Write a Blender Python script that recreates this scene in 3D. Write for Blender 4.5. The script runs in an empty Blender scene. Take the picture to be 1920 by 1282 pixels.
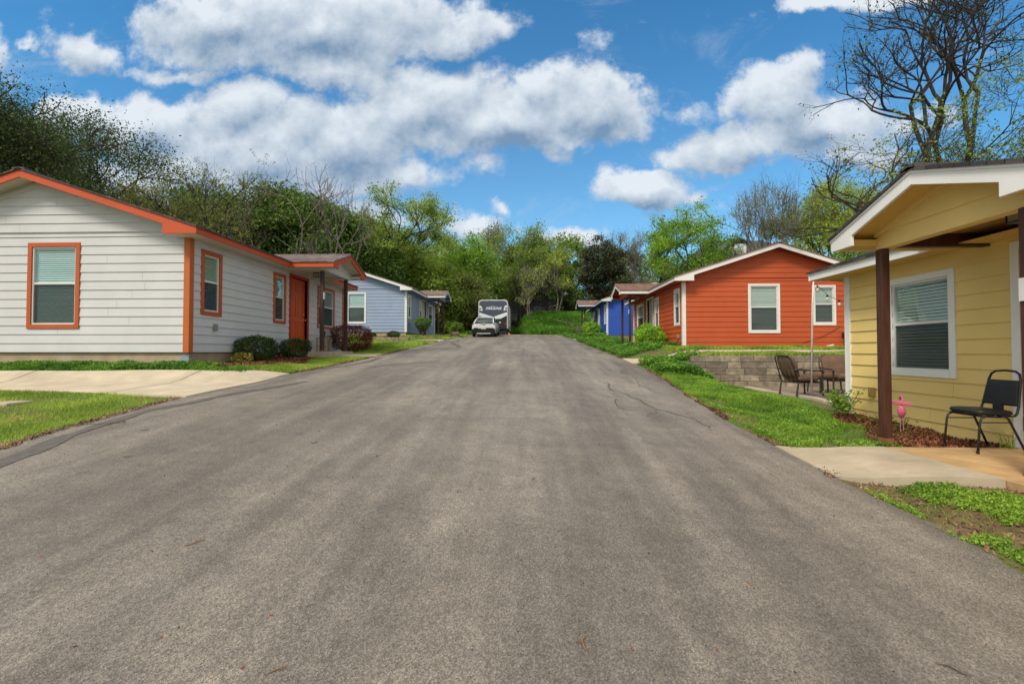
import bpy, math, random
import numpy as np
from mathutils import Vector, Matrix
R=math.radians
S=bpy.context.scene
COL=S.collection
# ---------------- camera, sky, sun, exposure ----------------
cam=bpy.data.cameras.new('camera'); cam.lens=853.0/1920*36; cam.sensor_width=36; cam.clip_end=2000; cam.clip_start=.05
co=bpy.data.objects.new('camera',cam); COL.objects.link(co); S.camera=co
co.location=(0,0,0); co.rotation_euler=(R(90+1.276),0,R(2.15))
S.render.resolution_x=1024; S.render.resolution_y=683
S.view_settings.view_transform='Standard'; S.view_settings.look='None'; S.view_settings.gamma=1
S.view_settings.exposure=0.70
SUN_EL=48; SUN_AZ=215   # compass style: 0 = +Y, clockwise; the sun stands behind and left of the camera
W=bpy.data.worlds.new('World'); S.world=W; W.use_nodes=True
def sky():
    nt=W.node_tree; nt.nodes.clear(); N=nt.nodes.new; L=nt.links.new
    out=N('ShaderNodeOutputWorld')
    st=N('ShaderNodeTexSky'); st.sky_type='NISHITA'; st.sun_disc=False; st.sun_elevation=R(SUN_EL); st.sun_rotation=R(SUN_AZ)
    st.air_density=1.0; st.dust_density=.6; st.ozone_density=3.0
    hs=N('ShaderNodeHueSaturation'); hs.inputs['Saturation'].default_value=1.22; hs.inputs['Value'].default_value=.86; L(st.outputs[0],hs.inputs['Color'])
    tint=N('ShaderNodeMix'); tint.data_type='RGBA'; tint.blend_type='MULTIPLY'; tint.inputs['Factor'].default_value=1; L(hs.outputs[0],tint.inputs[6]); tint.inputs[7].default_value=(.55,1.05,1.06,1)
    b1=N('ShaderNodeBackground'); b1.inputs[1].default_value=.12
    L(tint.outputs[2],b1.inputs[0])
    tc=N('ShaderNodeTexCoord'); sep=N('ShaderNodeSeparateXYZ'); L(tc.outputs['Generated'],sep.inputs[0])
    def M(op,a,b=None,c=None,cl=False):
        n=N('ShaderNodeMath'); n.operation=op; n.use_clamp=cl
        for i,v in enumerate((a,b,c)):
            if v is None: continue
            if isinstance(v,(int,float)): n.inputs[i].default_value=v
            else: L(v,n.inputs[i])
        return n.outputs[0]
    ay=M('MAXIMUM',M('ABSOLUTE',sep.outputs[1]),.12)
    a=M('DIVIDE',sep.outputs[0],ay); b=M('DIVIDE',sep.outputs[2],ay)
    cmb=N('ShaderNodeCombineXYZ'); L(a,cmb.inputs[0]); L(b,cmb.inputs[1])
    P=cmb.outputs[0]
    blobs=[(560,30,330,85,1),(390,10,170,60,1),(860,50,110,42,.8),(330,105,120,22,.55),(600,110,160,40,.7),
     (110,190,95,45,.9),(240,215,140,65,1),(430,190,95,62,.95),(470,270,230,80,1),(640,255,160,90,1),(330,310,240,60,.9),(730,310,120,36,.6),(560,340,260,34,.6),
     (790,190,180,82,1),(950,205,165,85,1),(1115,190,118,72,1),(1040,250,130,26,.6),
     (1450,180,105,78,.95),(1520,240,140,60,.9),(1400,285,170,45,.8),(1580,290,120,36,.6),(1690,240,110,40,.35),
     (1205,345,98,40,.9),(1290,355,70,18,.4),(1610,8,135,26,.9),(115,60,85,45,.6),(130,95,70,20,.3),
     (1108,72,45,30,.3),(930,378,34,20,.4),(250,375,330,44,.55),(520,395,330,44,.6),(880,310,90,36,.35),(1290,218,80,30,.35),(1075,440,75,24,.6),(870,425,110,34,.45),(1330,400,260,30,.18),(-150,60,140,60,.8),(2100,150,160,70,.9),(0,45,30,20,.4),(700,415,160,40,.4)]
    def dens(P):
        # domain distortion for ragged outlines
        nz=N('ShaderNodeTexNoise'); nz.inputs['Scale'].default_value=5.5; nz.inputs['Detail'].default_value=7; nz.inputs['Roughness'].default_value=.58
        L(P,nz.inputs['Vector'])
        sub=N('ShaderNodeVectorMath'); sub.operation='SUBTRACT'; L(nz.outputs['Color'],sub.inputs[0]); sub.inputs[1].default_value=(.5,.5,.5)
        scl=N('ShaderNodeVectorMath'); scl.operation='SCALE'; scl.inputs['Scale'].default_value=.17; L(sub.outputs[0],scl.inputs[0])
        add=N('ShaderNodeVectorMath'); add.operation='ADD'; L(P,add.inputs[0]); L(scl.outputs[0],add.inputs[1])
        tot=None
        for (x,y,rx,ry,wt) in blobs:
            m=N('ShaderNodeMapping'); m.vector_type='POINT'
            cx=(x-992)/853; cy=(660-y)/853; sx=853/rx; sy=853/ry
            m.inputs['Scale'].default_value=(sx,sy,0); m.inputs['Location'].default_value=(-cx*sx,-cy*sy,0)
            L(add.outputs[0],m.inputs['Vector'])
            ln=N('ShaderNodeVectorMath'); ln.operation='LENGTH'; L(m.outputs[0],ln.inputs[0])
            v=M('SUBTRACT',1.34,ln.outputs['Value'],cl=False); v=M('MULTIPLY',M('MAXIMUM',v,0),wt)
            tot=v if tot is None else M('MAXIMUM',tot,v)
        n2=N('ShaderNodeTexNoise'); n2.inputs['Scale'].default_value=13; n2.inputs['Detail'].default_value=9; n2.inputs['Roughness'].default_value=.62; L(P,n2.inputs['Vector'])
        return M('ADD',tot,M('MULTIPLY',M('SUBTRACT',n2.outputs['Fac'],.5),1.15)), n2
    d,n2=dens(P)
    off=N('ShaderNodeVectorMath'); off.operation='ADD'; L(P,off.inputs[0]); off.inputs[1].default_value=(-.012,.04,0)
    d2,_=dens(off.outputs[0])
    mask=N('ShaderNodeMapRange'); mask.interpolation_type='SMOOTHSTEP'; L(d,mask.inputs['Value']); mask.inputs['From Min'].default_value=.12; mask.inputs['From Max'].default_value=.54
    mask.inputs['To Max'].default_value=.97
    # thin veils between the heaps
    mv=N('ShaderNodeMapping'); mv.inputs['Scale'].default_value=(1,2.1,1); mv.inputs['Rotation'].default_value=(0,0,.25); L(P,mv.inputs['Vector'])
    nv=N('ShaderNodeTexNoise'); nv.inputs['Scale'].default_value=3.1; nv.inputs['Detail'].default_value=9; nv.inputs['Roughness'].default_value=.66; nv.inputs['Distortion'].default_value=.6; L(mv.outputs[0],nv.inputs['Vector'])
    rv=N('ShaderNodeMapRange'); rv.interpolation_type='SMOOTHSTEP'; rv.inputs['From Min'].default_value=.52; rv.inputs['From Max'].default_value=.80; rv.inputs['To Max'].default_value=.55; L(nv.outputs['Fac'],rv.inputs['Value'])
    # light falls from above: thin above -> bright, thick above -> grey
    lit=M('SUBTRACT',d,d2)
    n5=N('ShaderNodeTexNoise'); n5.inputs['Scale'].default_value=7; n5.inputs['Detail'].default_value=8; n5.inputs['Roughness'].default_value=.6; n5.inputs['Distortion'].default_value=.4; L(off.outputs[0],n5.inputs['Vector'])
    sh=N('ShaderNodeMapRange'); L(M('ADD',M('ADD',M('MULTIPLY',lit,.95),M('MULTIPLY',d2,-.50)),M('MULTIPLY',M('SUBTRACT',n5.outputs['Fac'],.5),1.5)),sh.inputs['Value']); sh.inputs['From Min'].default_value=-1.25; sh.inputs['From Max'].default_value=.42; sh.interpolation_type='LINEAR'
    mx=N('ShaderNodeMix'); mx.data_type='RGBA'; L(sh.outputs[0],mx.inputs['Factor'])
    mx.inputs[6].default_value=(.12,.19,.285,1); mx.inputs[7].default_value=(.49,.53,.565,1)
    b2=N('ShaderNodeBackground'); L(mx.outputs[2],b2.inputs[0]); b2.inputs[1].default_value=1.0
    hzf=M('MULTIPLY',M('EXPONENT',M('MULTIPLY',M('MAXIMUM',b,0),-4.2)),.62)
    bh=N('ShaderNodeBackground'); bh.inputs[0].default_value=(.40,.52,.60,1); mh=N('ShaderNodeMixShader'); L(hzf,mh.inputs[0]); L(b1.outputs[0],mh.inputs[1]); L(bh.outputs[0],mh.inputs[2])
    ms=N('ShaderNodeMixShader'); L(M('MAXIMUM',mask.outputs[0],rv.outputs[0]),ms.inputs[0]); L(mh.outputs[0],ms.inputs[1]); L(b2.outputs[0],ms.inputs[2])
    # unseen broken cloud, added overhead and behind to turn the fill light neutral
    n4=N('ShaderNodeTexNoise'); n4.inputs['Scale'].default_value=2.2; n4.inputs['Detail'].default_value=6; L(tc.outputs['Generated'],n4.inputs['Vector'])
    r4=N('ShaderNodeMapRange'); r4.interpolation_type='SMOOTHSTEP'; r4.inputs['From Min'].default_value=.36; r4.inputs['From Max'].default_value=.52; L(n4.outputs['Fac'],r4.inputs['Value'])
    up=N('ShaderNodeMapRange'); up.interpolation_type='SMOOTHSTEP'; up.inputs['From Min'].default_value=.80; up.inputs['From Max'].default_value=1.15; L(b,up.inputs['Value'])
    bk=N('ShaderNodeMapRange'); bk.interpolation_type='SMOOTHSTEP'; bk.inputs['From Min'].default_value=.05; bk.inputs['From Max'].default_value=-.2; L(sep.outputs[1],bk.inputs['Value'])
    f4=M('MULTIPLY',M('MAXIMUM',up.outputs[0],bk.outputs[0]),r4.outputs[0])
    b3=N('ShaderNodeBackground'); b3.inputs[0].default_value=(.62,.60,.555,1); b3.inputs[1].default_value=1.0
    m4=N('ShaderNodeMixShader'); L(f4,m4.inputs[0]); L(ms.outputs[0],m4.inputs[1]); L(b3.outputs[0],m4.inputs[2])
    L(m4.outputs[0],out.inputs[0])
sky()
sun=bpy.data.lights.new('sun','SUN'); sun.energy=2.1; sun.angle=R(16); sun.color=(1,.91,.79)
so=bpy.data.objects.new('sun',sun); COL.objects.link(so)
az=R(SUN_AZ); el=R(SUN_EL)
sd=Vector((math.sin(az)*math.cos(el),math.cos(az)*math.cos(el),math.sin(el)))
so.rotation_euler=sd.to_track_quat('Z','Y').to_euler(); so.location=sd*40
try: S.cycles.max_bounces=6; S.cycles.transparent_max_bounces=12
except Exception: pass

# ---------------- small library ----------------
rng=np.random.default_rng(7)
def tag(o,label=None,cat=None,group=None,kind=None):
    if label: o['label']=label
    if cat: o['category']=cat
    if group: o['group']=group
    if kind: o['kind']=kind
    return o
def empty(name,loc,rz=0,label=None,cat=None,group=None):
    o=bpy.data.objects.new(name,None); COL.objects.link(o); o.location=loc; o.rotation_euler=(0,0,rz); o.empty_display_size=.2
    return tag(o,label,cat,group)
class MB:
    def __init__(s): s.v=[]; s.f=[]; s.m=[]; s.n=0; s.cm=0
    def add(s,v,f,m=None):
        v=np.asarray(v,float).reshape(-1,3); s.v.append(v)
        f=[tuple(int(i)+s.n for i in q) for q in f]; s.f+=f; s.m+=[s.cm if m is None else m]*len(f); s.n+=len(v); return s
    def box(s,x0,x1,y0,y1,z0,z1,m=None):
        x0,x1=min(x0,x1),max(x0,x1); y0,y1=min(y0,y1),max(y0,y1); z0,z1=min(z0,z1),max(z0,z1)
        v=[(x0,y0,z0),(x1,y0,z0),(x1,y1,z0),(x0,y1,z0),(x0,y0,z1),(x1,y0,z1),(x1,y1,z1),(x0,y1,z1)]
        return s.add(v,[(0,3,2,1),(4,5,6,7),(0,1,5,4),(1,2,6,5),(2,3,7,6),(3,0,4,7)],m)
    def hexa(s,v,m=None):  # 8 points: bottom loop, top loop
        return s.add(v,[(0,3,2,1),(4,5,6,7),(0,1,5,4),(1,2,6,5),(2,3,7,6),(3,0,4,7)],m)
    def prism(s,poly,fn,a,b,m=None):  # extrude 2D poly between a and b, fn(p,q,t)->xyz
        n=len(poly); v=[fn(p[0],p[1],a) for p in poly]+[fn(p[0],p[1],b) for p in poly]
        f=[tuple(range(n))[::-1],tuple(range(n,2*n))]+[(i,(i+1)%n,n+(i+1)%n,n+i) for i in range(n)]
        return s.add(v,f,m)
    def tube(s,pts,rad,k=8,m=None,closed=False,cap=True):
        pts=[Vector(p) for p in pts]; n=len(pts)
        rad=[rad]*n if isinstance(rad,(int,float)) else rad
        v=[];prev=None
        for i,p in enumerate(pts):
            if closed: t=(pts[(i+1)%n]-pts[i-1])
            else: t=pts[min(i+1,n-1)]-pts[max(i-1,0)]
            t=t.normalized() if t.length>1e-9 else Vector((0,0,1))
            if prev is None:
                q=Vector((0,0,1)) if abs(t.z)<.9 else Vector((1,0,0)); a=t.cross(q).normalized()
            else:
                a=prev-t*prev.dot(t); a=a.normalized() if a.length>1e-6 else prev
            prev=a; b=t.cross(a)
            for j in range(k):
                th=2*math.pi*j/k+.3927; v.append(p+(a*math.cos(th)+b*math.sin(th))*rad[i])
        f=[]
        for i in range(n if closed else n-1):
            i2=(i+1)%n
            for j in range(k): f.append((i*k+j,i*k+(j+1)%k,i2*k+(j+1)%k,i2*k+j))
        if cap and not closed: f+=[tuple(range(k))[::-1],tuple(range((n-1)*k,n*k))]
        return s.add(v,f,m)
    def lathe(s,prof,k=16,c=(0,0,0),axis='z',m=None):
        v=[];n=len(prof)
        for r,h in prof:
            for j in range(k):
                t=2*math.pi*j/k; p=(r*math.cos(t),r*math.sin(t),h)
                if axis=='x': p=(h,p[0],p[1])
                if axis=='y': p=(p[0],h,p[1])
                v.append((p[0]+c[0],p[1]+c[1],p[2]+c[2]))
        f=[(i*k+j,i*k+(j+1)%k,(i+1)*k+(j+1)%k,(i+1)*k+j) for i in range(n-1) for j in range(k)]
        f+=[tuple(range(k))[::-1],tuple(range((n-1)*k,n*k))]
        return s.add(v,f,m)
    def build(s,name,mats,parent=None,smooth=False,bevel=0,recalc=True):
        me=bpy.data.meshes.new(name); me.from_pydata(np.vstack(s.v).tolist() if s.v else [],[],s.f)
        if not isinstance(mats,(list,tuple)): mats=[mats]
        for m in mats: me.materials.append(m)
        if len(mats)>1: me.polygons.foreach_set('material_index',s.m)
        if recalc:
            import bmesh
            bm=bmesh.new(); bm.from_mesh(me); bmesh.ops.recalc_face_normals(bm,faces=bm.faces); bm.to_mesh(me); bm.free()
        if smooth: me.polygons.foreach_set('use_smooth',[True]*len(me.polygons))
        me.update(); o=bpy.data.objects.new(name,me); COL.objects.link(o)
        if parent: o.parent=parent
        if bevel:
            b=o.modifiers.new('bevel','BEVEL'); b.width=bevel; b.segments=2; b.limit_method='ANGLE'
        return o
def fast_mesh(name,verts,faces4,mat,parent=None,tri=False):
    """verts (n,3), faces (m,3 or 4) as numpy arrays"""
    me=bpy.data.meshes.new(name); nv=len(verts); k=faces4.shape[1]; nf=len(faces4)
    me.vertices.add(nv); me.vertices.foreach_set('co',verts.astype(np.float32).ravel())
    me.loops.add(nf*k); me.loops.foreach_set('vertex_index',faces4.astype(np.int32).ravel())
    me.polygons.add(nf); me.polygons.foreach_set('loop_start',np.arange(0,nf*k,k,dtype=np.int32))
    try: me.polygons.foreach_set('loop_total',np.full(nf,k,dtype=np.int32))
    except Exception: pass
    me.materials.append(mat); me.update(calc_edges=True); me.validate()
    o=bpy.data.objects.new(name,me); COL.objects.link(o)
    if parent: o.parent=parent
    return o
def vnoise(x,y,seed=0):
    x=np.asarray(x,float); y=np.asarray(y,float); xi=np.floor(x).astype(int); yi=np.floor(y).astype(int); fx=x-xi; fy=y-yi
    def h(a,b):
        n=(a*374761393+b*668265263+seed*974711)&0x7fffffff; n=((n^(n>>13))*1274126177)&0x7fffffff; return ((n^(n>>16))&0xffff)/65535.
    fx=fx*fx*(3-2*fx); fy=fy*fy*(3-2*fy)
    return (h(xi,yi)*(1-fx)+h(xi+1,yi)*fx)*(1-fy)+(h(xi,yi+1)*(1-fx)+h(xi+1,yi+1)*fx)*fy
def fbm(x,y,seed=0): return .5*vnoise(x,y,seed)+.3*vnoise(x*2.1,y*2.1,seed+1)+.2*vnoise(x*4.3,y*4.3,seed+2)

# ---------------- materials ----------------
def mat(name,col,rough=.7,var=.12,scale=3.0,det=5,bump=0,bscale=40,col2=None,c2amt=.5,metal=0,stretch=(1,1,1),spec=.4,coat=0,hue=0):
    m=bpy.data.materials.new(name); m.use_nodes=True; nt=m.node_tree; N=nt.nodes.new; L=nt.links.new
    b=nt.nodes['Principled BSDF']; b.inputs['Roughness'].default_value=rough; b.inputs['Metallic'].default_value=metal
    try: b.inputs['Specular IOR Level'].default_value=spec; b.inputs['Coat Weight'].default_value=coat
    except Exception: pass
    tc=N('ShaderNodeTexCoord'); mp=N('ShaderNodeMapping'); mp.inputs['Scale'].default_value=stretch; L(tc.outputs['Object'],mp.inputs[0])
    n=N('ShaderNodeTexNoise'); n.inputs['Scale'].default_value=scale; n.inputs['Detail'].default_value=det; n.inputs['Roughness'].default_value=.6; L(mp.outputs[0],n.inputs['Vector'])
    r=N('ShaderNodeValToRGB'); r.color_ramp.elements[0].position=.3; r.color_ramp.elements[1].position=.7
    c=np.array(col[:3]); lo=np.clip(c*(1-var),0,1); hi=np.clip(c*(1+var),0,1)
    r.color_ramp.elements[0].color=(*lo,1); r.color_ramp.elements[1].color=(*hi,1); L(n.outputs['Fac'],r.inputs[0])
    last=r.outputs[0]
    if col2 is not None:
        n3=N('ShaderNodeTexNoise'); n3.inputs['Scale'].default_value=scale*.37; n3.inputs['Detail'].default_value=8; n3.inputs['Roughness'].default_value=.7; L(mp.outputs[0],n3.inputs['Vector'])
        r3=N('ShaderNodeMapRange'); r3.inputs['From Min'].default_value=.5; r3.inputs['From Max'].default_value=.68; r3.inputs['To Max'].default_value=c2amt; L(n3.outputs['Fac'],r3.inputs[0])
        mx=N('ShaderNodeMix'); mx.data_type='RGBA'; L(r3.outputs[0],mx.inputs['Factor']); L(last,mx.inputs[6]); mx.inputs[7].default_value=(*col2,1); last=mx.outputs[2]
    L(last,b.inputs['Base Color'])
    if bump:
        n2=N('ShaderNodeTexNoise'); n2.inputs['Scale'].default_value=bscale; n2.inputs['Detail'].default_value=6; L(mp.outputs[0],n2.inputs['Vector'])
        bp=N('ShaderNodeBump'); bp.inputs['Strength'].default_value=1; bp.inputs['Distance'].default_value=bump; L(n2.outputs['Fac'],bp.inputs['Height']); L(bp.outputs[0],b.inputs['Normal'])
    return m
def leafmat(name,col,col2,trans=.35,big=.6,rough=.55):
    m=bpy.data.materials.new(name); m.use_nodes=True; nt=m.node_tree; N=nt.nodes.new; L=nt.links.new
    b=nt.nodes['Principled BSDF']; b.inputs['Roughness'].default_value=rough
    try: b.inputs['Specular IOR Level'].default_value=.25
    except Exception: pass
    ge=N('ShaderNodeNewGeometry'); tc=N('ShaderNodeTexCoord')
    n=N('ShaderNodeTexNoise'); n.inputs['Scale'].default_value=big; n.inputs['Detail'].default_value=3; L(tc.outputs['Object'],n.inputs['Vector'])
    ad=N('ShaderNodeMath'); ad.operation='MULTIPLY_ADD'; L(ge.outputs['Random Per Island'],ad.inputs[0]); ad.inputs[1].default_value=.7
    ma=N('ShaderNodeMapRange'); ma.inputs['From Min'].default_value=.35; ma.inputs['From Max'].default_value=.65; ma.inputs['To Min'].default_value=-.25; ma.inputs['To Max'].default_value=.5; L(n.outputs['Fac'],ma.inputs[0]); L(ma.outputs[0],ad.inputs[2])
    mx=N('ShaderNodeMix'); mx.data_type='RGBA'; mx.clamp_factor=True; L(ad.outputs[0],mx.inputs['Factor']); mx.inputs[6].default_value=(*col,1); mx.inputs[7].default_value=(*col2,1)
    L(mx.outputs[2],b.inputs['Base Color'])
    t=N('ShaderNodeBsdfTranslucent'); L(mx.outputs[2],t.inputs[0]); ms=N('ShaderNodeMixShader'); ms.inputs[0].default_value=trans
    L(b.outputs[0],ms.inputs[1]); L(t.outputs[0],ms.inputs[2]); L(ms.outputs[0],nt.nodes['Material Output'].inputs[0])
    return m
def shingle(name,c1,c2):
    m=mat(name,c1,.9,.25,9,6,bump=.004,bscale=160); nt=m.node_tree; N=nt.nodes.new; L=nt.links.new; b=nt.nodes['Principled BSDF']
    tc=N('ShaderNodeTexCoord'); br=N('ShaderNodeTexBrick'); br.inputs['Scale'].default_value=1; br.inputs['Brick Width'].default_value=.23; br.inputs['Row Height'].default_value=.14
    br.inputs['Mortar Size'].default_value=.006; br.inputs['Color1'].default_value=(*c1,1); br.inputs['Color2'].default_value=(*c2,1); br.inputs['Mortar'].default_value=(*(np.array(c1)*.35),1)
    L(tc.outputs['Object'],br.inputs['Vector'])
    n=N('ShaderNodeTexNoise'); n.inputs['Scale'].default_value=120; n.inputs['Detail'].default_value=3; L(tc.outputs['Object'],n.inputs['Vector'])
    n2=N('ShaderNodeTexNoise'); n2.inputs['Scale'].default_value=3.; n2.inputs['Detail'].default_value=3; L(tc.outputs['Object'],n2.inputs['Vector'])
    ad=N('ShaderNodeMath'); ad.operation='ADD'; L(n.outputs['Fac'],ad.inputs[0]); L(n2.outputs['Fac'],ad.inputs[1])
    mx=N('ShaderNodeMix'); mx.data_type='RGBA'; mx.blend_type='MULTIPLY'; mx.inputs['Factor'].default_value=.55; L(br.outputs['Color'],mx.inputs[6]); L(ad.outputs[0],mx.inputs[7]); L(mx.outputs[2],b.inputs['Base Color'])
    return m
def glassmat():
    m=bpy.data.materials.new('window_glass'); m.use_nodes=True; nt=m.node_tree; nt.nodes.clear(); N=nt.nodes.new; L=nt.links.new
    o=N('ShaderNodeOutputMaterial'); g=N('ShaderNodeBsdfGlossy'); g.inputs['Roughness'].default_value=.015; g.inputs['Color'].default_value=(.85,1,.95,1)
    t=N('ShaderNodeBsdfTransparent'); t.inputs[0].default_value=(.80,.90,.87,1)
    tc=N('ShaderNodeTexCoord'); n=N('ShaderNodeTexNoise'); n.inputs['Scale'].default_value=1.6; L(tc.outputs['Object'],n.inputs['Vector']); bp=N('ShaderNodeBump'); bp.inputs['Distance'].default_value=.006; L(n.outputs['Fac'],bp.inputs['Height']); L(bp.outputs[0],g.inputs['Normal'])
    lw=N('ShaderNodeLayerWeight'); lw.inputs[0].default_value=.5; pw=N('ShaderNodeMath'); pw.operation='POWER'; L(lw.outputs['Facing'],pw.inputs[0]); pw.inputs[1].default_value=3.2; ad=N('ShaderNodeMath'); ad.operation='MULTIPLY_ADD'; L(pw.outputs[0],ad.inputs[0]); ad.inputs[1].default_value=.7; ad.inputs[2].default_value=.11
    ms=N('ShaderNodeMixShader'); L(ad.outputs[0],ms.inputs[0]); L(t.outputs[0],ms.inputs[1]); L(g.outputs[0],ms.inputs[2]); L(ms.outputs[0],o.inputs[0])
    return m
def screenmat():
    m=bpy.data.materials.new('insect_screen'); m.use_nodes=True; nt=m.node_tree; nt.nodes.clear(); N=nt.nodes.new; L=nt.links.new
    o=N('ShaderNodeOutputMaterial'); d=N('ShaderNodeBsdfDiffuse'); d.inputs[0].default_value=(.03,.035,.04,1); t=N('ShaderNodeBsdfTransparent'); ms=N('ShaderNodeMixShader'); ms.inputs[0].default_value=.56
    L(t.outputs[0],ms.inputs[1]); L(d.outputs[0],ms.inputs[2]); L(ms.outputs[0],o.inputs[0]); return m
MT={}
MT['glass']=glassmat(); MT['screen']=screenmat()
MT['blind']=mat('blind_vinyl',(.60,.61,.57),.5,.04)
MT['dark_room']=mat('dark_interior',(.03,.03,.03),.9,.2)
MT['vinyl']=mat('white_vinyl_frame',(.62,.62,.60),.45,.04)
MT['black_metal']=mat('black_painted_metal',(.018,.019,.021),.38,.2,20)
MT['bronze']=mat('dark_bronze_metal',(.035,.028,.024),.45,.2,20)
MT['steel']=mat('brushed_steel',(.5,.48,.45),.3,.1,metal=.9)
MT['greybox']=mat('grey_plastic',(.22,.23,.23),.5,.1)
MT['concrete']=mat('pale_concrete',(.47,.40,.29),.9,.16,2.2,8,bump=.002,bscale=90,col2=(.33,.275,.20),c2amt=.6)
MT['patio']=mat('dirty_shaded_patio_concrete',(.20,.15,.11),.95,.3,3,8,col2=(.10,.07,.05),c2amt=.7)  # darkened for dirt, with shade mixed into the colour
MT['walk']=mat('walkway_concrete',(.40,.335,.24),.9,.2,2.5,8,bump=.002,bscale=90,col2=(.30,.235,.16),c2amt=.5)
MT['stamped']=mat('tan_stamped_concrete',(.48,.31,.145),.75,.22,3.2,8,bump=.003,bscale=25,col2=(.22,.12,.055),c2amt=.6)
MT['foundation']=mat('stained_foundation',(.36,.27,.18),.95,.2,2.5,8,bump=.006,bscale=30,col2=(.45,.40,.34),c2amt=.7)
MT['mulch']=mat('red_mulch',(.12,.042,.024),.95,.5,30,6,bump=.02,bscale=45)
MT['chip']=leafmat('mulch_chips',(.07,.022,.012),(.30,.11,.055),.0,3)
MT['bark']=mat('bark',(.085,.068,.055),.95,.4,9,6,bump=.02,bscale=30,stretch=(1,1,.35))
MT['barkgrey']=mat('grey_bark',(.15,.125,.115),.95,.35,9,6,bump=.02,bscale=30,stretch=(1,1,.35))
MT['barkdark']=mat('dark_bark',(.045,.036,.032),.95,.4,9,6,bump=.02,bscale=30,stretch=(1,1,.35))
MT['fence']=mat('weathered_fence_with_shade',(.004,.0036,.0034),.9,.5,6,6,stretch=(1,1,.2))  # dark wood, with the shade under the trees put into its colour
MT['postbrown']=mat('dark_stained_wood',(.045,.022,.016),.55,.4,5,6,stretch=(4,4,.5))
MT['postred']=mat('red_brown_stained_wood',(.068,.026,.015),.5,.4,5,6,stretch=(4,4,.5))
def per_piece(m,lo,hi):
    nt=m.node_tree; N=nt.nodes.new; L=nt.links.new; b=nt.nodes['Principled BSDF']; last=b.inputs['Base Color'].links[0].from_socket
    ge=N('ShaderNodeNewGeometry'); r=N('ShaderNodeValToRGB'); r.color_ramp.elements[0].color=(*lo,1); r.color_ramp.elements[1].color=(*hi,1); L(ge.outputs['Random Per Island'],r.inputs[0])
    x=N('ShaderNodeMix'); x.data_type='RGBA'; x.blend_type='MULTIPLY'; x.inputs['Factor'].default_value=1; L(last,x.inputs[6]); L(r.outputs[0],x.inputs[7]); L(x.outputs[2],b.inputs['Base Color']); return m
MT['stone']=per_piece(mat('split_stone_block',(.245,.21,.165),.95,.35,7,8,bump=.02,bscale=14,col2=(.09,.075,.06),c2amt=.6),(.62,.60,.58),(1.25,1.2,1.1))
MT['orange_cush']=mat('brown_cushion',(.14,.085,.055),.95,.2,6,5,bump=.003,bscale=120)
MT['pink']=mat('pink_plastic',(.85,.18,.30),.4,.08)
MT['dry']=mat('dry_twig',(.24,.13,.06),.9,.3,30)
MT['white_paint']=mat('white_pole_paint',(.6,.58,.55),.5,.1)
MT['rust']=mat('rusty_bracket',(.22,.10,.04),.8,.3,20)
def sm(a,b,x):
    t=np.clip((np.asarray(x,float)-a)/(b-a),0,1); return t*t*(3-2*t)
HOUSES=[(-6.76,8.78,0.0,1),(-6.76,24.8,1.1,1),(5.42,16.2,.19,-1),(5.3,31.2,1.16,-1),(5.3,.3,-1.03,-1)]
def g(X,Y):
    X=np.asarray(X,float); Y=np.asarray(Y,float)
    GL=np.interp(Y,[-40,-10,0,3.87,8.5,11.8,18.6,26.4,33,38,60],[-3.6,-1.85,-1.12,-.84,-.47,-.2,.3,.83,1.08,1.46,2.2])
    GR=np.interp(Y,[-40,-10,0,3,5,9,14.5,24,30,36,38,60],[-4.4,-2.35,-1.53,-1.3,-1.16,-.82,-.3,.45,.85,1.15,1.4,2.2])
    t=np.clip((X+4.4)/7.5,0,1)
    z=GL*(1-t)+GR*t
    # crown
    z=z+.03*np.sin(np.pi*t)
    # patio behind yellow and terrace before red
    w=sm(3.7,5.4,X)*(1-sm(14,20,X))
    zp=np.where(Y<13.1,-.97,-.1+.22*sm(13.1,16.2,Y))
    wy=sm(6.8,8.4,Y)*(1-sm(15.6,17.2,Y))
    z=z*(1-w*wy)+zp*w*wy
    for hx,hy,hz,s in HOUSES:
        x0,x1=(hx-6.3,hx+1.3) if s>0 else (hx-1.3,hx+6.3)
        dx=np.maximum(np.maximum(x0-X,X-x1),0); dy=np.maximum(np.maximum(hy-.15-Y,Y-hy-7.6),0)
        d=np.hypot(dx,dy)
        wt=1-sm(.15,1.1,d)
        up=-.05 if hy>1 else -.03
        lo=-.28 if hx<0 else -.06
        z=z*(1-wt)+np.clip(z,hz+lo,hz+up)*wt
    # bank at the end of the street
    ys=38.2+7.5*(1-sm(-1.4,0.2,X)); ye=ys+11
    z=np.where(Y>ys, z+(3.9-z)*sm(0,1,(Y-ys)/(ye-ys)), z)
    z=z+np.clip(Y-60,0,60)*.03
    z=z+.012*np.sin(X*1.7+Y*.9)*np.sin(Y*1.3-X*.6)*(np.abs(X+.6)>4)
    return z
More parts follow.
